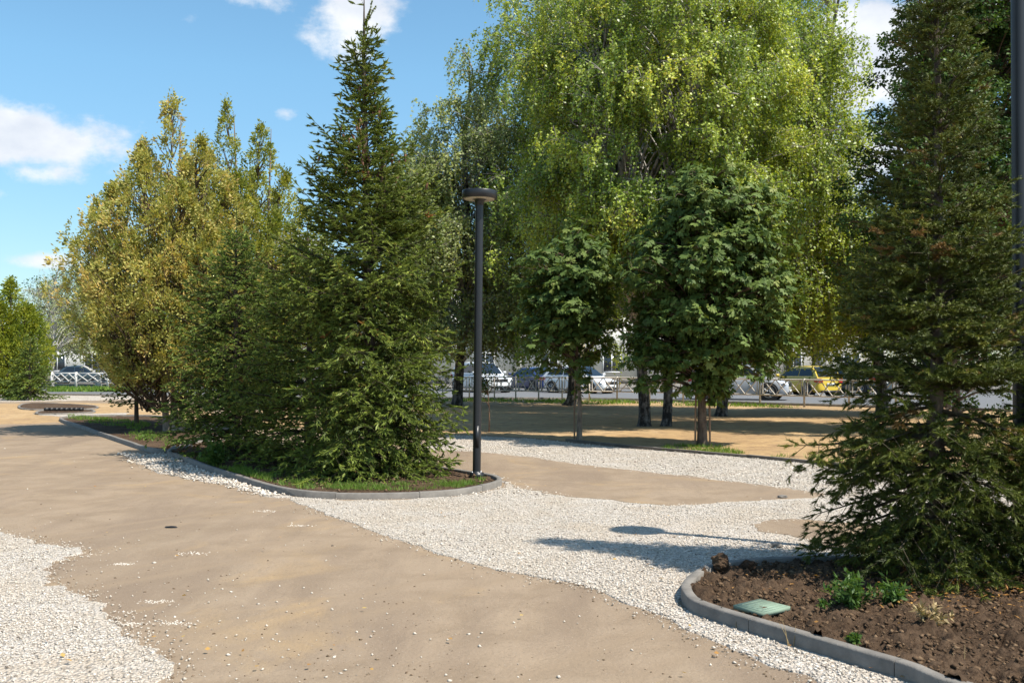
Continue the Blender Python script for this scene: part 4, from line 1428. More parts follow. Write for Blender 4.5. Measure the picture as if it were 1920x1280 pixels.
hC = hang_points(43, 300, (-4.2, 4.2, -5.4, 5.4, 2.2, 17), keepC, (.2, .65))
birch('birch', 'tall shaded birch whose flared dark trunk stands at the fence behind the smaller chestnut', (2.3, 38.2), 17,
      [([(-.1, 0, -.05), (0.05, 0, 1.0), (.0, 0, 6), (-.3, 0, 11), (.2, 0, 17)], .24)],
      hC, (M_birchleaf, M_birch, M_twigp), 43, per=22, strand=(.4, 1.3), clusters=21, spread=.38, leaf=(.115, .085), lowmat=M_birchlow)
def keepD(x, y, z):
    Rm = np.interp(z, [2.0, 5, 10, 13, 15], [2.4, 3.2, 3.1, 2.4, 1.0])
    q = math.hypot(x + 1.7, y)
    if z > 6.0 and x > -1.0 - .12 * (z - 6): return False
    return .3 * Rm < q < Rm


hG = hang_points(47, 260, (-4, 4, -4, 4, 3.6, 14), lambda x, y, z: .3 * np.interp(z, [4, 7, 12, 14], [3, 3.8, 3.2, 1.5]) < math.hypot(x, y) < np.interp(z, [4, 7, 12, 14], [3, 3.8, 3.2, 1.5]), (.3, .7))
birch('birch', 'birch behind the stout trunk of the larger chestnut, crown merged in the leaf wall', (6.4, 30.5), 14,
      [([(0, 0, -.05), (.1, 0, 1.5), (0, 0, 6), (-.2, 0, 14)], .18)],
      hG, (M_birchleaf, M_birch, M_twigp), 47, per=22, strand=(.6, 1.6), clusters=18, spread=.4, leaf=(.10, .075), lowmat=M_birchlow)
hD = hang_points(44, 300, (-5.2, 1.8, -3.5, 3.5, 2.8, 14), keepD, (.35, .8))
birch('birch', 'weeping birch with long hanging strings of leaves right of the huge birch', (11.7, 31.5), 14,
      [([(0, 0, -.05), (-.1, 0, 1.5), (-1.2, 0, 6), (-1.8, 0, 10), (-1.2, 0, 14)], .19)],
      hD, (M_birchleaf, M_birch, M_twigp), 44, per=26, strand=(.6, 2.0), clusters=18, spread=.36, leaf=(.095, .07), lowmat=M_birchlow)
hE = hang_points(45, 110, (-3.4, 3.4, -3, 3, 3.3, 9.4), lambda x, y, z: math.hypot(x, y) < np.interp(z, [1.5, 3, 6, 8.4], [2.6, 3.2, 2.4, .5]), (.2, .6))
birch('birch', 'distant grey-green birch between the lime thuja and the golden thuja', (-29.5, 71.0), 9.5,
      [([(0, 0, -.05), (.1, 0, 3), (0, 0, 8)], .2)],
      hE, (M_birchleafg, M_birch, M_twigp), 45, per=16, strand=(.9, 2.0), clusters=16, spread=.55, leaf=(.15, .11))
hF = hang_points(46, 60, (-3.4, 3.4, -3, 3, 2.5, 8.8), lambda x, y, z: math.hypot(x, y) < np.interp(z, [2, 5, 8.8], [2.4, 3.0, .8]), (.6, 1.0))
birch('birch', 'half bare whitish birch showing its twigs at the far left skyline', (-30.5, 66.0), 9,
      [([(0, 0, -.05), (.1, 0, 3), (.2, 0, 7)], .12)],
      hF, (M_birchleafg, M_birch, M_twigp), 46, per=5, strand=(.6, 1.8), clusters=22, spread=.6, leaf=(.10, .07), limb_r=.035)

# hanging spray of the big birch close to the yellow car is part of hD; dark mass across the street follows


def ball_clumps(seed, n, c, rr, size, tone=(.3, .7), shell=.45, cut=None):
    r = np.random.default_rng(seed)
    out = []
    while len(out) < n:
        v = unit(r.normal(0, 1, 3))
        f = r.uniform(shell, 1.0)
        p = np.array(c) + v * np.array(rr) * f
        if cut and not cut(*p): continue
        s = r.uniform(.75, 1.25)
        out.append((p[0], p[1], p[2], size[0] * s, size[1] * s, r.uniform(*tone)))
    return out


# ---------------------------------------------------------------- chestnuts
def uneven(c, rr, sd_, amp=.32):
    return lambda x, y, z: math.sqrt(ell(x, y, z, c, rr)) < .82 + amp * mnoise.noise(Vector((x * 1.3 + sd_, y * 1.3, z * 1.3)))


c1 = ball_clumps(51, 330, (-.22, 0, 2.95), (1.4, 1.2, 1.85), (.22, .13), (.3, .8), .2, uneven((-.22, 0, 2.95), (1.4, 1.2, 1.85), 2))
c1 += ball_clumps(52, 5, (.05, -.1, 1.35), (.22, .2, .35), (.16, .14), (.5, .8), 0)
crown_tree('chestnut_tree', 'smaller horse chestnut with a thin pale trunk beside the gravel strip', (at(1086, 20.9), 20.9), 4.5, c1, (.135, .058), (M_chest, M_barkl, M_twig),
           [([(0, 0, -.05), (.01, 0, .8), (-.03, 0, 1.6), (-.1, 0, 4.2)], .062)], 51, 'chestnut', nleaf=12, palm=6, flat=.5, limb_r=.016)
c2 = ball_clumps(53, 1080, (.10, 0, 3.35), (2.05, 1.75, 2.6), (.24, .13), (.3, .8), .2, uneven((.10, 0, 3.35), (2.05, 1.75, 2.6), 7, .22))
c2 += ball_clumps(54, 60, (-.8, -.1, 1.75), (.95, .8, .7), (.2, .14), (.3, .6), 0)
c2 += ball_clumps(56, 60, (.9, -.1, 1.95), (.95, .8, .7), (.2, .14), (.4, .7), 0)
c2 += ball_clumps(57, 14, (.2, -.2, 1.25), (.5, .4, .4), (.2, .14), (.5, .8), 0)
crown_tree('chestnut_tree', 'larger horse chestnut with a dense dark round crown and stout reddish trunk', (at(1321, 19.1), 19.3), 5.3, c2, (.14, .06), (M_chest, M_bark, M_twig),
           [([(0, 0, -.05), (-.01, 0, .8), (0, 0, 1.6), (.05, 0, 5)], .105)], 53, 'chestnut', nleaf=12, palm=6, flat=.5, limb_r=.02)
for k_, (dx, dy) in enumerate(((-.14, .02), (.14, -.02))):
    sb = MB()
    sb.tube([(dx, dy, -.05), (dx * .95, dy, .6), (dx * .85, dy, 1.35)], .02, 7, cap=True)
    o = sb.build('tree_stake', M_stake, None, loc=(at(1321, 19.1), 19.3, 0))
    tag(o, ('reddish wooden stake against the left side of the larger chestnut trunk', 'reddish wooden stake against the right side of the larger chestnut trunk')[k_], 'stake', 'stakes of the young chestnuts')
sb = MB()
sb.tube([(-.10, .02, -.05), (-.10, .02, .7), (-.08, .02, 1.25)], .018, 7, cap=True)
tag(sb.build('tree_stake', M_stake, None, loc=(at(1086, 20.9), 20.9, 0)), 'orange-brown wooden stake just left of the thin pale chestnut trunk', 'stake', 'stakes of the young chestnuts')
# sapling near the lamp
c3 = ball_clumps(55, 34, (-.12, 0, 1.12), (.34, .3, .5), (.1, .08), (.2, .5), 0)
crown_tree('sapling', 'thin dark-leaved sapling with a reddish stem between the lamp and the fence', (at(917, 23.5), 23.5), 1.7, c3, (.06, .035), (M_darkleaf, M_twigd, M_twigd),
           [([(0, 0, -.05), (0, 0, .6), (-.1, 0, 1.6)], .018)], 55, 'sapling', nleaf=16, limb_r=.008)

# ---------------------------------------------------------------- dark broadleaf trees at the right
c4 = ball_clumps(61, 620, (.4, 0, 5.8), (3.2, 2.8, 5.6), (.32, .2), (.25, .85), .3, cut=lambda x, y, z: x > np.interp(z, [0, 3.5, 5, 7, 11], [-3, -2.9, -2.1, -1.75, -.6]))
c4 += ball_clumps(63, 190, (1.1, 0, 9.4), (2.4, 2.2, 1.9), (.34, .22), (.3, .85), .1)
crown_tree('lime_tree', 'tall dark glossy-leaved tree behind the young spruce at the right', (9.9, 23.0), 11.5, c4, (.085, .062), (M_darkleaf, M_bark, M_twig),
           [([(-.2, 0, -.05), (-.1, 0, 1.5), (-.5, 0, 5), (-.2, 0, 11)], .16), ([(.1, 0, .6), (.5, 0, 3), (1.2, 0, 9)], .10)], 61, 'tree', nleaf=130, flat=1.3, limb_r=.03)
c5 = ball_clumps(62, 300, (0, 0, 5.6), (3.4, 3.0, 5.2), (.5, .32), (.2, .7), .35)
crown_tree('lime_tree', 'second dark tree farther back, left of the tall one and mostly in shade', (13.4, 30.0), 10.5, c5, (.10, .075), (M_darkleaf, M_bark, M_twig),
           [([(0, 0, -.05), (0, 0, 2), (.2, 0, 10)], .15)], 62, 'tree', nleaf=90, flat=1.3, limb_r=.03)

# street trees beyond the road
for i, (x, y, h, rr, lab) in enumerate([(-10, 104, 13, 5.2, 'dark street tree across the road seen left of the lamp'), (12.5, 106, 13, 4.4, 'dark street tree across the road behind the larger chestnut'),
                                        (20, 66, 10, 4.2, 'dark street tree across the road behind the yellow car'), (27, 62, 11, 4.5, 'dark street tree across the road at the right edge'), (-17, 74, 10, 4.5, 'dark street tree across the road behind the tall spruce')]):
    cc = ball_clumps(70 + i, 130, (0, 0, h * .56), (rr, rr * .8, h * .42), (.95, .6), (.15, .6), .4)
    crown_tree('street_tree', lab, (x, y), h, cc, (.24, .18), (M_darkleaf, M_bark, M_twig), [([(0, 0, -.05), (0, 0, 2), (.2, 0, h * .9)], .18)], 70 + i, 'tree', nleaf=70, limb_r=.06, group='trees across the road', twig=False)

def far_copy(src, lab, x, y, rz, sc):
    c = copy_tree(src)
    c.location = (x, y, 0)
    c.rotation_euler = (0, 0, rz)
    c.scale = (sc, sc, sc)
    c['label'] = lab
    return c


street = [o for o in bpy.data.objects if o.name.startswith('street_tree')]
for lab, x, y, rz, sc in [('broad dark tree at the right horizon beside the end of the white building', 38, 74, 1.0, 1.0), ('dark tree at the right horizon farther from the white building', 47, 70, 2.2, .95),
                          ('outermost dark tree at the right horizon', 57, 66, 3.3, 1.05), ('dark tree behind the white house at the far left', -50, 112, .7, 1.0),
                          ('dark tree right of the white house behind the golden thuja', -31, 108, 4.0, .95), ('dark tree behind the bushy spruces', -24, 98, 5.0, 1.0)]:
    far_copy(street[0], lab, x, y, rz, sc)

# ---------------------------------------------------------------- lamps


def lamp(c, label, H=4.0, lean=(0, 0)):
    root = thing('street_lamp', label, 'street lamp', (c[0], c[1], 0), 0, 'black park lamps')
    b = MB()
    b.lathe([(.0, .02), (.10, .02), (.10, .105), (.062, .112), (.060, .13)], 20)
    b.build('base', M_pole, root, smooth=False)
    b = MB()
    b.tube([(0, 0, .12), (0, 0, H - .16)], .056, 20)
    b.build('pole', M_pole, root, smooth=True)
    b = MB(); b.box(-.028, .028, -.060, -.0535, .45, .75); b.build('service_door', M_pole, root)
    for q in range(4):
        a = R(45 + 90 * q); b = MB(); b.lathe([(0, .125), (.010, .125), (.010, .108)], 6, (math.cos(a) * .082, math.sin(a) * .082)); b.build('bolt', M_rim, root)
    b = MB()
    b.lathe([(.056, H - .20), (.070, H - .13), (.115, H - .112), (.20, H - .108), (.232, H - .112), (.242, H - .105), (.242, H - .012), (.236, H), (0, H + .006)], 40)
    hd = b.build('head', M_pole, root)
    b = MB()
    b.lathe([(.080, H - .113), (.10, H - .118), (.205, H - .118), (.21, H - .109)], 40)
    b.build('lens', M_diff, hd)
    root.rotation_euler = (lean[0], lean[1], 0)
    return root


lamp((at(893.5, 13.7), 13.72), 'black park lamp with a flat disc head at the tip of the central island', 3.98, (0, R(.6)))
lamp((4.03, 7.88), 'black lamp pole at the right edge behind the young spruce', 4.9, (0, R(-.3)))

# ---------------------------------------------------------------- fences
posts = [(p, y) for p, y in [(1770, 33.2), (1680, 34.4), (1592, 35.6), (1508, 36.9), (1425, 38.3), (1348, 39.6), (1281, 40.7), (1218, 41.7), (1157, 42.7), (1105, 43.0), (1054, 43.3), (1010, 43.55), (967, 43.8), (927, 44.0), (880, 44.3), (830, 44.6), (780, 45.0)]]
PP = [(at(p, y), y) for p, y in posts]
fr = thing('fence', 'low white lattice fence with rusty rails along the road behind the trees', 'fence', (0, 0, 0))


def fence_mesh_bar(b, a, c, w=.022):
    b.tube([a, c], w * .80, 4, cap=False)


FH = 1.06
for i, (x, y) in enumerate(PP):
    b = MB()
    b.box(x - .032, x + .032, y - .032, y + .032, -.05, FH)
    b.build('post', M_rustw, fr)
    if i + 1 < len(PP):
        x2, y2 = PP[i + 1]
        d = np.array([x2 - x, y2 - y]); L = np.linalg.norm(d); d /= L
        pt = lambda s, z: (x + d[0] * s, y + d[1] * s, z)
        b = MB()
        s0, s1 = .12, L - .12
        zt, zb = FH - .05, .42
        fence_mesh_bar(b, pt(s0 - .09, zt), pt(s1 + .09, zt), .036)
        fence_mesh_bar(b, pt(s0 - .09, zb), pt(s1 + .09, zb), .036)
        for s in (s0, s1):
            fence_mesh_bar(b, pt(s, zb), pt(s, zt), .03)
        nx_ = max(2, int(round((s1 - s0) / .55)))
        stp = (s1 - s0) / nx_
        for q in range(nx_):
            a, c_ = s0 + q * stp, s0 + (q + 1) * stp
            fence_mesh_bar(b, pt(a, zt), pt(c_, zb), .026)
            fence_mesh_bar(b, pt(a, zb), pt(c_, zt), .026)
        b.build('panel', M_rustw, fr)

fl = thing('fence', 'bright white lattice fence before the white house at the far left', 'fence', (0, 0, 0))
fp = [(at(97, 62), 62.0), (at(148, 62), 61.6), (at(200, 61), 61.2), (at(250, 61), 61)]
for i, (x, y) in enumerate(fp):
    b = MB(); b.box(x - .07, x + .07, y - .05, y + .05, -.05, 1.1); b.build('post', M_white, fl)
    if i + 1 < len(fp):
        x2 = fp[i + 1][0]
        b = MB()
        for z in (1.02, .5):
            b.box(x + .07, x2 - .07, y - .02, y + .02, z - .035, z + .035)
        for q in range(3):
            w_ = (x2 - x - .2) / 3
            a = x + .1 + q * w_
            b.tube([(a, y - .05, .53), (a + w_, y - .05, .99)], .032, 4)
            b.tube([(a, y - .07, .99), (a + w_, y - .07, .53)], .032, 4)
        b.build('panel', M_white, fl)
# ---------------------------------------------------------------- cars
M_glass = simple('tinted_glass', (.015, .022, .032), .06, var=.0)
M_tyre = simple('tyre_rubber', (.018, .018, .018), .8)
M_black = simple('black_plastic', (.015, .015, .016), .5)
M_red = simple('red_lens', (.45, .02, .02), .2, var=.02)
M_clear = simple('clear_lens', (.72, .75, .78), .15, var=.02)
M_plate = simple('plate_white', (.72, .72, .70), .4, var=.02)


def paint(name, col, rough=.3):
    return simple(name, col, rough, 0, .02, 2, coat=.8)


def car(name, label, cat, paintm, loc, rz, L, Wd, H, kind='hatch'):
    root = thing(name, label, cat, (loc[0], loc[1], 0), rz)
    hw = Wd / 2
    zb = {'hatch': .92, 'sedan': .90, 'suv': 1.02}[kind]
    gc = {'hatch': .17, 'sedan': .16, 'suv': .22}[kind]
    rw = {'hatch': .315, 'sedan': .32, 'suv': .37}[kind]
    h2 = L / 2
    hood = zb - .02 if kind != 'suv' else zb + .0
    rear = {'hatch': zb + .02, 'sedan': zb + .04, 'suv': zb + .04}[kind]
    # lower body: cross sections along x
    st_ = [(-h2, .62, gc + .14, rear - .22), (-h2 + .05, .86, gc + .04, rear - .03), (-h2 + .30, .97, gc, rear), (-L * .25, 1.0, gc, zb + .01), (0, 1.0, gc, zb), (L * .22, 1.0, gc, zb - .01),
           (h2 - .75, .98, gc, hood - .03), (h2 - .25, .92, gc + .01, hood - .14), (h2 - .05, .78, gc + .05, hood - .28), (h2, .58, gc + .14, hood - .36)]
    rows = []
    for (x, w, z0, z1) in st_:
        w = w * hw
        rows.append([(x, -w * .30, z0), (x, -w * .86, z0), (x, -w * .97, z0 + .12), (x, -w, z0 + .32), (x, -w * .985, z1 - .12), (x, -w * .90, z1 - .015), (x, -w * .45, z1 + .02),
                     (x, w * .45, z1 + .02), (x, w * .90, z1 - .015), (x, w * .985, z1 - .12), (x, w, z0 + .32), (x, w * .97, z0 + .12), (x, w * .86, z0), (x, w * .30, z0)])
    b = MB()
    m = len(rows[0])
    V = [v for r_ in rows for v in r_]
    F = [(i * m + j, (i + 1) * m + j, (i + 1) * m + (j + 1) % m, i * m + (j + 1) % m) for i in range(len(rows) - 1) for j in range(m)]
    b.add(V, F)
    for e in (0, len(rows) - 1):
        for q in range(m // 2 - 1):
            s = e * m
            b.add(V, [(s + q, s + q + 1, s + m - 2 - q, s + m - 1 - q) if e == 0 else (s + q, s + m - 1 - q, s + m - 2 - q, s + q + 1)])
    body = b.build('body', paintm, root, smooth=True)
    # merge the duplicated end-cap verts
    import bmesh
    bm = bmesh.new(); bm.from_mesh(body.data)
    bmesh.ops.remove_doubles(bm, verts=bm.verts, dist=1e-5)
    bmesh.ops.recalc_face_normals(bm, faces=bm.faces)
    bm.to_mesh(body.data); bm.free()
    sm = body.modifiers.new('s', 'SUBSURF'); sm.levels = 2; sm.render_levels = 2
    # greenhouse
    if kind == 'sedan':
        xs = (-h2 + .55, -h2 + 1.25, L * .02, L * .23)
    elif kind == 'suv':
        xs = (-h2 + .10, -h2 + .42, L * .08, L * .26)
    else:
        xs = (-h2 + .06, -h2 + .70, L * .03, L * .26)
    wb, wr = hw * .90, hw * .68
    zr = H
    nseg = 9
    rows = []
    x0, x1, x2, x3 = xs
    prof = [(x0, zb - .02), (x0 + (x1 - x0) * .55, zb + (zr - zb) * .66), (x1, zr - .035), (x1 + (x2 - x1) * .5, zr), (x2, zr - .03), (x2 + (x3 - x2) * .45, zb + (zr - zb) * .60), (x3, zb - .03)]
    for (x, z) in prof:
        f = (z - zb) / (zr - zb)
        w = wb + (wr - wb) * max(0, f)
        rows.append([(x, -w * 1.0, z - .03 * f), (x, -w * .6, z + .012), (x, w * .6, z + .012), (x, w * 1.0, z - .03 * f)])
    b = MB()
    V = [v for r_ in rows for v in r_]
    F = [(i * 4 + j, (i + 1) * 4 + j, (i + 1) * 4 + j + 1, i * 4 + j + 1) for i in range(len(rows) - 1) for j in range(3)]
    b.add(V, F)
    for s in (0, 3):
        ids = [i * 4 + s for i in range(len(rows))]
        b.add(V, [(ids[0], ids[1], ids[5], ids[6]), (ids[1], ids[2], ids[4], ids[5]), (ids[2], ids[3], ids[3], ids[4])][:2])
        b.add(V, [(ids[2], ids[3], ids[4])])
    cab = b.build('cabin', paintm, root)
    # glass
    def gl(nm, quad, par=root, mtl=M_glass):
        g = MB(); g.add(quad, [tuple(range(len(quad)))] if len(quad) <= 4 else [(0, 1, 2, 3)]); return g.build(nm, mtl, par)
    e = .012

    def sidepos(x, f, s):
        z = zb + (zr - zb) * f
        w = wb + (wr - wb) * f + e
        return (x, s * w, z - .03 * f)
    lo, hi = .14, .80
    for s in (-1, 1):
        fx = lambda xa, xb, f: xa + (xb - xa) * f
        mid = (x1 + x2) * .5 + .05
        g = MB()
        g.add([sidepos(fx(x3, x2, lo) - .10, lo, s), sidepos(mid + .03, lo, s), sidepos(mid + .03, hi, s), sidepos(fx(x3, x2, hi) - .08, hi, s)], [(0, 1, 2, 3)])
        g.build('side_window', M_glass, root)
        g = MB()
        g.add([sidepos(mid - .03, lo, s), sidepos(fx(x0, x1, lo) + .22, lo + .03, s), sidepos(fx(x0, x1, hi) + .12, hi, s), sidepos(mid - .03, hi, s)], [(0, 1, 2, 3)])
        g.build('side_window', M_glass, root)

    def slope(x0_, x1_, f, dirx):
        return x0_ + (x1_ - x0_) * f + dirx * .02
    for nm, xa, xb, dx in (('rear_window', x0, x1, -1), ('windscreen', x3, x2, 1)):
        g = MB()
        pts = []
        # follow the bowed profile: two stacked quads
        pr = prof[:3] if dx < 0 else prof[:3:-1]
        for t in (0.12, 1.0, 1.82):
            i = min(int(t), 1); u = t - i
            x = pr[i][0] + (pr[i + 1][0] - pr[i][0]) * u + dx * .025
            z = pr[i][1] + (pr[i + 1][1] - pr[i][1]) * u + .02
            f = (z - zb) / (zr - zb)
            w = (wb + (wr - wb) * f) * .88
            pts += [(x, -w, z), (x, w, z)]
        g.add(pts, [(0, 1, 3, 2), (2, 3, 5, 4)])
        g.build(nm, M_glass, root)
    # wheels
    for wx in (-h2 + .78, h2 - .82):
        for s in (-1, 1):
            g = MB()
            th = np.linspace(0, 2 * math.pi, 24, endpoint=False)
            def ring(rad, y): return [(wx + rad * math.cos(t), y, rw + rad * math.sin(t)) for t in th]
            def disc(bb, rad, y):
                V = ring(rad, y) + [(wx, y, rw)]
                bb.add(V, [(i, (i + 1) % 24, 24) for i in range(24)])
            def band(bb, ra, ya, rb, yb):
                V = ring(ra, ya) + ring(rb, yb)
                bb.add(V, [(i, (i + 1) % 24, 24 + (i + 1) % 24, 24 + i) for i in range(24)])
            yo = s * (hw + .005)
            yi = s * (hw - .20)
            a = MB(); disc(a, rw + .06, s * (hw - .012)); 
            band(a, rw + .06, s * (hw - .012), rw + .06, s * (hw - .3))
            a.build('wheel_arch', M_black, root)
            band(g, rw, yi, rw, yo - s * .02); band(g, rw, yo - s * .02, rw - .03, yo); band(g, rw - .03, yo, rw * .66, yo - s * .01); disc(g, rw - .01, yi)
            wheel = g.build('wheel', M_tyre, root)
            a = MB()
            for q in range(5):
                t0 = q * 2 * math.pi / 5
                p0 = (wx + .05 * math.cos(t0), yo - s * .004, rw + .05 * math.sin(t0))
                p1 = (wx + rw * .64 * math.cos(t0), yo - s * .004, rw + rw * .64 * math.sin(t0))
                a.tube([p0, p1], [.055, .04], 4)
            band(a, rw * .66, yo - s * .006, rw * .58, yo - s * .006)
            a.build('rim', M_rim, wheel)
    # lights, plate, bumpers, grille, mirrors
    for s in (-1, 1):
        g = MB()
        y0, y1 = s * hw * .56, s * hw * .90
        zz = hood - .27
        g.add([(h2 - .045, y0, zz - .07), (h2 - .15, y1, zz - .05), (h2 - .26, s * hw * .945, zz + .09), (h2 - .12, y0, zz + .07)], [(0, 1, 2, 3)])
        g.v[-1][:, 0] += .035
        g.build('headlight', M_clear, root)
        g = MB()
        zz = rear - .16
        g.add([(-h2 - .015, s * hw * .55, zz - .09), (-h2 + .035, s * hw * .86, zz - .10), (-h2 + .0, s * hw * .84, zz + .10), (-h2 - .01, s * hw * .6, zz + .08)], [(0, 1, 2, 3)])
        g.add([(-h2 + .035, s * hw * .86, zz - .10), (-h2 + .22, s * (hw * .985 + .01), zz - .06), (-h2 + .2, s * (hw * .96 + .01), zz + .09), (-h2 + .0, s * hw * .84, zz + .10)], [(0, 1, 2, 3)])
        g.build('taillight', M_red, root)
        g = MB()
        my = s * (hw + .06)
        g.box(L * .20, L * .20 + .10, my - .08, my + .08, zb + .03, zb + .17)
        g.build('mirror', paintm, root)
    g = MB(); g.box(-h2 - .035, -h2 - .02, -.26, .26, .55, .66); g.build('number_plate', M_plate, root)
    g = MB(); g.box(h2 + .012, h2 + .03, -.26, .26, .36, .47); g.build('number_plate', M_plate, root)
    g = MB(); g.box(h2 - .10, h2 + .008, -hw * .50, hw * .50, hood - .40, hood - .24); g.box(h2 - .12, h2 + .006, -hw * .62, hw * .62, gc + .05, gc + .17); g.build('grille', M_black, root)
    g = MB(); g.box(-h2 - .01, -h2 + .1, -hw * .62, hw * .62, gc + .03, gc + .13); g.build('rear_bumper', M_black, root)
    return root


P_yellow = paint('yellow_car_paint', (.66, .46, .035))
P_white = paint('white_car_paint', (.72, .73, .74))
P_blue = paint('dark_blue_car_paint', (0.019, 0.035, 0.135))
P_silver = paint('silver_car_paint', (.42, .44, .48))
P_dark = paint('dark_teal_car_paint', (.03, .05, .065))


def cpos(px_, y):
    return (at(px_, y), y)


car('parked_car', 'yellow hatchback seen from behind, beyond the fence at the right', 'car', P_yellow, (14.8, 50.6), R(113), 4.1, 1.74, 1.50, 'hatch')
car('parked_car', 'silver sport utility car half hidden by the larger chestnut crown', 'car', P_silver, (10.2, 44.6), R(-22), 4.4, 1.80, 1.68, 'suv')
car('parked_car', 'white car facing right behind the trunk of the smaller chestnut', 'car', P_white, (3.75, 54.6), R(-42), 4.2, 1.78, 1.52, 'hatch')
car('parked_car', 'white sport utility car facing the road just right of the lamp pole', 'car', P_white, (-1.75, 56.6), R(-60), 4.5, 1.84, 1.70, 'suv')
car('parked_car', 'dark blue sedan with red tail lights between the two white cars', 'car', P_blue, (1.15, 59.0), R(122), 4.4, 1.76, 1.42, 'sedan')
car('parked_car', 'dark teal car partly hidden right of the yellow hatchback', 'car', P_dark, (18.6, 54.5), R(118), 4.4, 1.78, 1.48, 'sedan')
car('parked_car', 'dark car standing behind the bright white fence at the far left', 'car', P_dark, (at(133, 80), 82), R(10), 4.4, 1.78, 1.48, 'sedan')

# ---------------------------------------------------------------- buildings
M_wall = simple('white_facade', (.80, .77, .70), .85, var=.06, scale=1.2, bump=.2)
M_wallp = simple('plaster_pilaster', (.62, .50, .30), .85, var=.06, scale=2)
M_roof = simple('roof_metal', (.20, .10, .08), .6)
M_frame = simple('window_frame', (.70, .70, .70), .5)
M_pane = simple('window_glass', (.03, .04, .05), .08, var=.1)


def building(label, loc, rz, Lx, Dy, Hh, storeys, nwin, pil=True):
    root = thing('building', label, 'building', (loc[0], loc[1], 0), rz)
    b = MB(); b.box(-Lx / 2, Lx / 2, 0, Dy, 0, Hh); b.build('wall', M_wall, root)
    b = MB(); b.box(-Lx / 2 - .3, Lx / 2 + .3, -.3, Dy + .3, Hh, Hh + .35); b.build('roof', M_roof, root)
    b = MB(); b.box(-Lx / 2 - .05, Lx / 2 + .05, -.08, 0.0, 0, .5); b.build('plinth', M_kerb, root)
    sh = Hh / storeys
    for s_ in range(storeys):
        for i in range(nwin):
            x = -Lx / 2 + (i + .5) * Lx / nwin
            z0 = s_ * sh + .9
            f = MB()
            for (a, b_, c_, d_) in ((x - .75, x - .66, z0, z0 + 1.6), (x + .66, x + .75, z0, z0 + 1.6), (x - .66, x + .66, z0 + 1.51, z0 + 1.6), (x - .66, x + .66, z0, z0 + .09), (x - .04, x + .04, z0 + .09, z0 + 1.51)):
                f.box(a, b_, -.06, 0.0, c_, d_)
            w = f.build('window', M_frame, root)
            g = MB(); g.box(x - .66, x + .66, -.02, -.004, z0 + .09, z0 + 1.51); g.build('pane', M_pane, w)
    if pil:
        for i in range(nwin + 1):
            x = -Lx / 2 + i * Lx / nwin
            b = MB(); b.box(x - .3, x + .3, -.35, -.085, 0, Hh - .01); b.build('pilaster', M_wallp if i % 3 == 1 else M_wall, root)
    return root


building('long white building with pilasters across the road behind the trees', (8, 80), R(8), 46, 12, 7.5, 2, 9)
building('white house behind the bright white fence at the far left', (-42, 92), R(4), 22, 10, 4.5, 1, 7, pil=False)

# ---------------------------------------------------------------- small things
# green lid in the near bed
root = thing('cover_plate', 'flat green plastic cover plate lying on the soil of the near bed', 'cover', (1.555, 6.2, .090), 0)
b = MB(); b.box(-.125, .125, -.12, .12, -.02, .007); b.build('plate', M_lid, root)
b = MB(); b.box(-.112, .112, -.107, .107, .007, .010); b.build('rim', M_lid, root)
b = MB()
for q in range(5):
    b.box(-.09, .09, -.08 + q * .04 - .004, -.08 + q * .04 + .004, .010, .0125)
b.build('ribs', M_lid, root)
root.rotation_euler = (R(0.5), R(-1), R(36))

# rows of dark blocks on the far bed
first = None
for i in range(8):
    x, y = G(88 + i * 9.2, 774)
    if first is None:
        b = MB(); b.box(-.055, .055, -.08, .08, 0, .10); b.box(-.035, .035, -.083, -.08, .02, .08)
        first = b.build('paving_block', M_black)
        o = first
    else:
        o = first.copy(); COL.objects.link(o)
    o.location = (x, y, .07)
    o.rotation_euler = (0, 0, (i * 37 % 11 - 5) * .05)
    tag(o, 'dark block in the row standing on the far kerbed bed', 'block', 'row of dark blocks on the far bed')


# grass ------------------------------------------------------------
def grass(name, pts, h, seed, label, m=M_grass, w=.006, z=.06):
    r = np.random.default_rng(seed)
    P = np.array(pts)
    n = len(P)
    P3 = np.column_stack([P, np.full(n, z)])
    D = np.stack([r.normal(0, .45, n), r.normal(0, .45, n), np.ones(n)], 1)
    b = MB()
    b.leaves(P3, D, r.normal(0, 1, (n, 3)), h * r.uniform(.5, 1.3, n), w * r.uniform(.7, 1.4, n), np.clip(r.normal(.55, .2, n), 0, 1), 0, .3)
    return tag(b.build(name, m), label, 'grass', kind='stuff')


def grass_area(poly, dens_, seed, patch=.0, sc=1.5):
    r = np.random.default_rng(seed)
    poly = np.asarray(poly)
    a, c = poly.min(0), poly.max(0)
    n = int(dens_ * (c[0] - a[0]) * (c[1] - a[1]))
    X, Y = r.uniform(a[0], c[0], n), r.uniform(a[1], c[1], n)
    k = inside(poly, X, Y)
    X, Y = X[k], Y[k]
    f = np.array([mnoise.fractal(Vector((x * sc, y * sc, seed)), 1, 2, 3) for x, y in zip(X, Y)])
    k = f + r.normal(0, .12, len(X)) > patch
    return np.stack([X[k], Y[k]], 1)


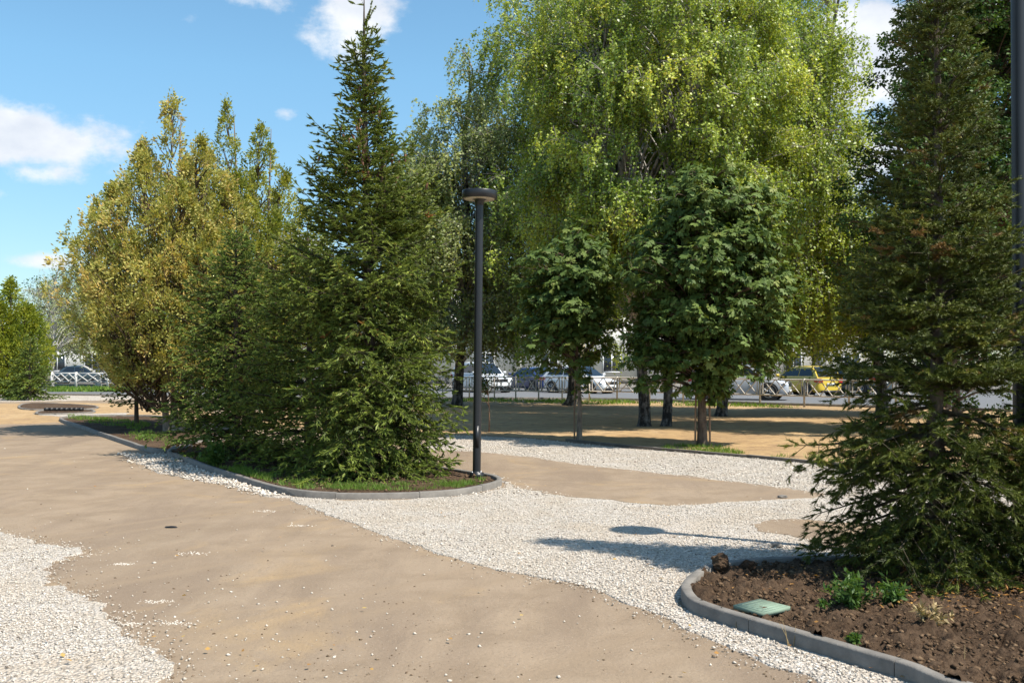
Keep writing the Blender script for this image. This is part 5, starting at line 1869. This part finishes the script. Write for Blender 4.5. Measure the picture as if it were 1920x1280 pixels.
ins = grow(bedC, -.1)
front = np.array(px([(330, 868), (440, 895), (560, 927), (760, 930), (860, 924), (918, 914), (905, 905), (820, 912), (700, 918), (600, 915), (520, 900), (440, 880), (350, 858)]))
gp = grass_area(front, 3400, 3, -.02, 2.2)
gp = gp[inside(ins, gp[:, 0], gp[:, 1])]
grass('grass_tufts', gp, .065, 1, 'short green grass along the front kerb of the central island', z=.06)
gl_ = np.array(px([(225, 822), (300, 840), (355, 838), (340, 826), (290, 815), (170, 798), (120, 786), (130, 782), (230, 790), (290, 800)]))
gp = grass_area(gl_, 500, 4, .05)
grass('grass_tufts', gp, .09, 2, 'thin green grass under the golden thuja', w=.012, z=.05)
gp = np.vstack([grass_area(np.array(px([(1240, 845), (1330, 850), (1410, 853), (1400, 843), (1330, 836), (1250, 836)])), 1300, 5, -.05, 2),
                grass_area(np.array(px([(1440, 862), (1560, 869), (1680, 881), (1680, 870), (1560, 856), (1460, 855)])), 500, 6, .12, 2)])
grass('grass_tufts', gp, .09, 3, 'green weeds round the foot of the larger chestnut', w=.010, z=.0)
gp = grass_area(np.array([(-3, 42.2), (10, 36), (11, 36.9), (4.5, 42.9), (-3, 44.6)]), 120, 8, -.1, .6)
grass('grass_tufts', gp, .14, 4, 'rough tufts along the foot of the road fence', w=.03, z=0)
gp = grass_area(np.array(px([(90, 729), (260, 729), (260, 735), (90, 735)])), 60, 9, -.6, .6)
grass('grass_tufts', gp, .25, 5, 'green strip under the bright white fence', w=.08, z=0)
# weeds


def weed(c, h, rad, n, seed, label, z=.08, leaf=(.05, .016), name='weed', m=M_weed):
    r = np.random.default_rng(seed)
    root = thing(name, label, 'weed', (c[0], c[1], z))
    st_, lv = MB(), MB()
    P_, D_ = [], []
    for i in range(n):
        a = r.uniform(0, 6.28)
        q = r.uniform(.1, 1) * rad
        hh = h * r.uniform(.5, 1.1)
        s = np.linspace(0, 1, 5)
        P = np.stack([math.cos(a) * (q * .3 + q * s ** 1.5), math.sin(a) * (q * .3 + q * s ** 1.5), hh * s - .02], 1)
        st_.tube(P, np.linspace(.003, .001, 5), 3)
        u = r.uniform(.1, 1, 22)
        P_.append(np.stack([np.interp(u, s, P[:, j]) for j in range(3)], 1))
        D_.append(r.normal(0, 1, (22, 3)) + np.array([math.cos(a) * .5, math.sin(a) * .5, .3]))
    P_, D_ = np.vstack(P_), unit(np.vstack(D_))
    k = len(P_)
    lv.leaves(P_, D_, r.normal(0, 1, (k, 3)) + np.array([0, 0, 1.5]), leaf[0] * r.uniform(.6, 1.3, k), leaf[1] * r.uniform(.7, 1.3, k), np.clip(r.normal(.5, .2, k), 0, 1), 0, .45, .05)
    st_.build('stems', M_weed, root)
    lv.build('leaves', m, root)
    return root


weed(G(1602, 1158), .21, .16, 34, 1, 'bushy green weed in the middle of the near bed')
weed(G(1667, 1150), .13, .12, 20, 2, 'low dark green weed at the shaded side of the bushy weed')
weed(G(1600, 1228), .05, .04, 7, 3, 'tiny green seedling near the kerb of the near bed', leaf=(.035, .02))
weed(G(1548, 1158), .05, .06, 8, 6, 'tiny weed between the green cover and the bushy weed', leaf=(.03, .012))
weed(G(402, 879), .32, .17, 26, 4, 'small green shrub at the foot of the bushy spruce beside the kerb', leaf=(.07, .045), name='shrub')
weed(G(1745, 1190), .10, .1, 12, 5, 'withered pale stalks before the young spruce', m=M_dry)
# dry straws by the kerb
b = MB()
for i, (p, q) in enumerate([((1478, 1215), (-.03, .16)), ((1482, 1215), (-.06, .14)), ((1487, 1214), (.02, .12)), ((1380, 1180), (0, .07)), ((1805, 1260), (.02, .14)), ((1800, 1262), (-.03, .1))]):
    x, y = G(*p)
    b.tube([(x, y, .0), (x + q[0] * .5, y, q[1] * .6), (x + q[0], y + .02, q[1])], [.003, .002, .001], 3)
tag(b.build('dry_grass', M_dry), 'a few dry straws leaning on the near kerb', 'dry grass', kind='stuff')

r = np.random.default_rng(88)
n = 1500
A_ = r.uniform(0, 6.283, n); Q_ = np.abs(r.normal(0, .7, n))
LX, LY = 3.1 + np.cos(A_) * Q_, 7.0 + np.sin(A_) * Q_ * .8
k = inside(grow(bedR, -.12), LX, LY)
b = MB()
k_ = int(k.sum())
b.leaves(np.column_stack([LX[k], LY[k], np.full(k_, .095)]), np.stack([r.normal(0, 1, k_), r.normal(0, 1, k_), r.normal(0, .2, k_)], 1), np.array([0, 0, 1.0]) + r.normal(0, .3, (k_, 3)), r.uniform(.015, .05, k_), r.uniform(.004, .02, k_), r.uniform(0, .6, k_), 0, .5, .1)
tag(b.build('litter', M_fallen), 'brown needle and leaf litter under the young spruce', 'leaf litter', kind='stuff')
# fallen leaves / litter
r = np.random.default_rng(77)
n = 110
YY = 1 / r.uniform(1 / 24.0, 1 / 4.6, n)
XX = r.uniform(-.5, .56, n) * YY
near = np.array([G(*p) for p in [(1192, 1006), (1478, 1036), (1245, 1092), (1640, 1255), (1700, 1278), (1214, 1064), (1228, 1290), (700, 1265), (500, 935), (545, 928)]])
XX = np.concatenate([XX, near[:, 0]]); YY = np.concatenate([YY, near[:, 1]])
b = MB()
k = len(XX)
b.leaves(np.column_stack([XX, YY, np.full(k, .028)]), np.stack([r.normal(0, 1, k), r.normal(0, 1, k), r.normal(0, .12, k)], 1), np.array([0, 0, 1.0]) + r.normal(0, .3, (k, 3)), r.uniform(.02, .045, k), r.uniform(.015, .032, k), r.uniform(0, 1, k), 0, .5, .12)
tag(b.build('fallen_leaves', M_fallen), 'scattered orange fallen leaves on gravel and dirt', 'fallen leaves', kind='stuff')
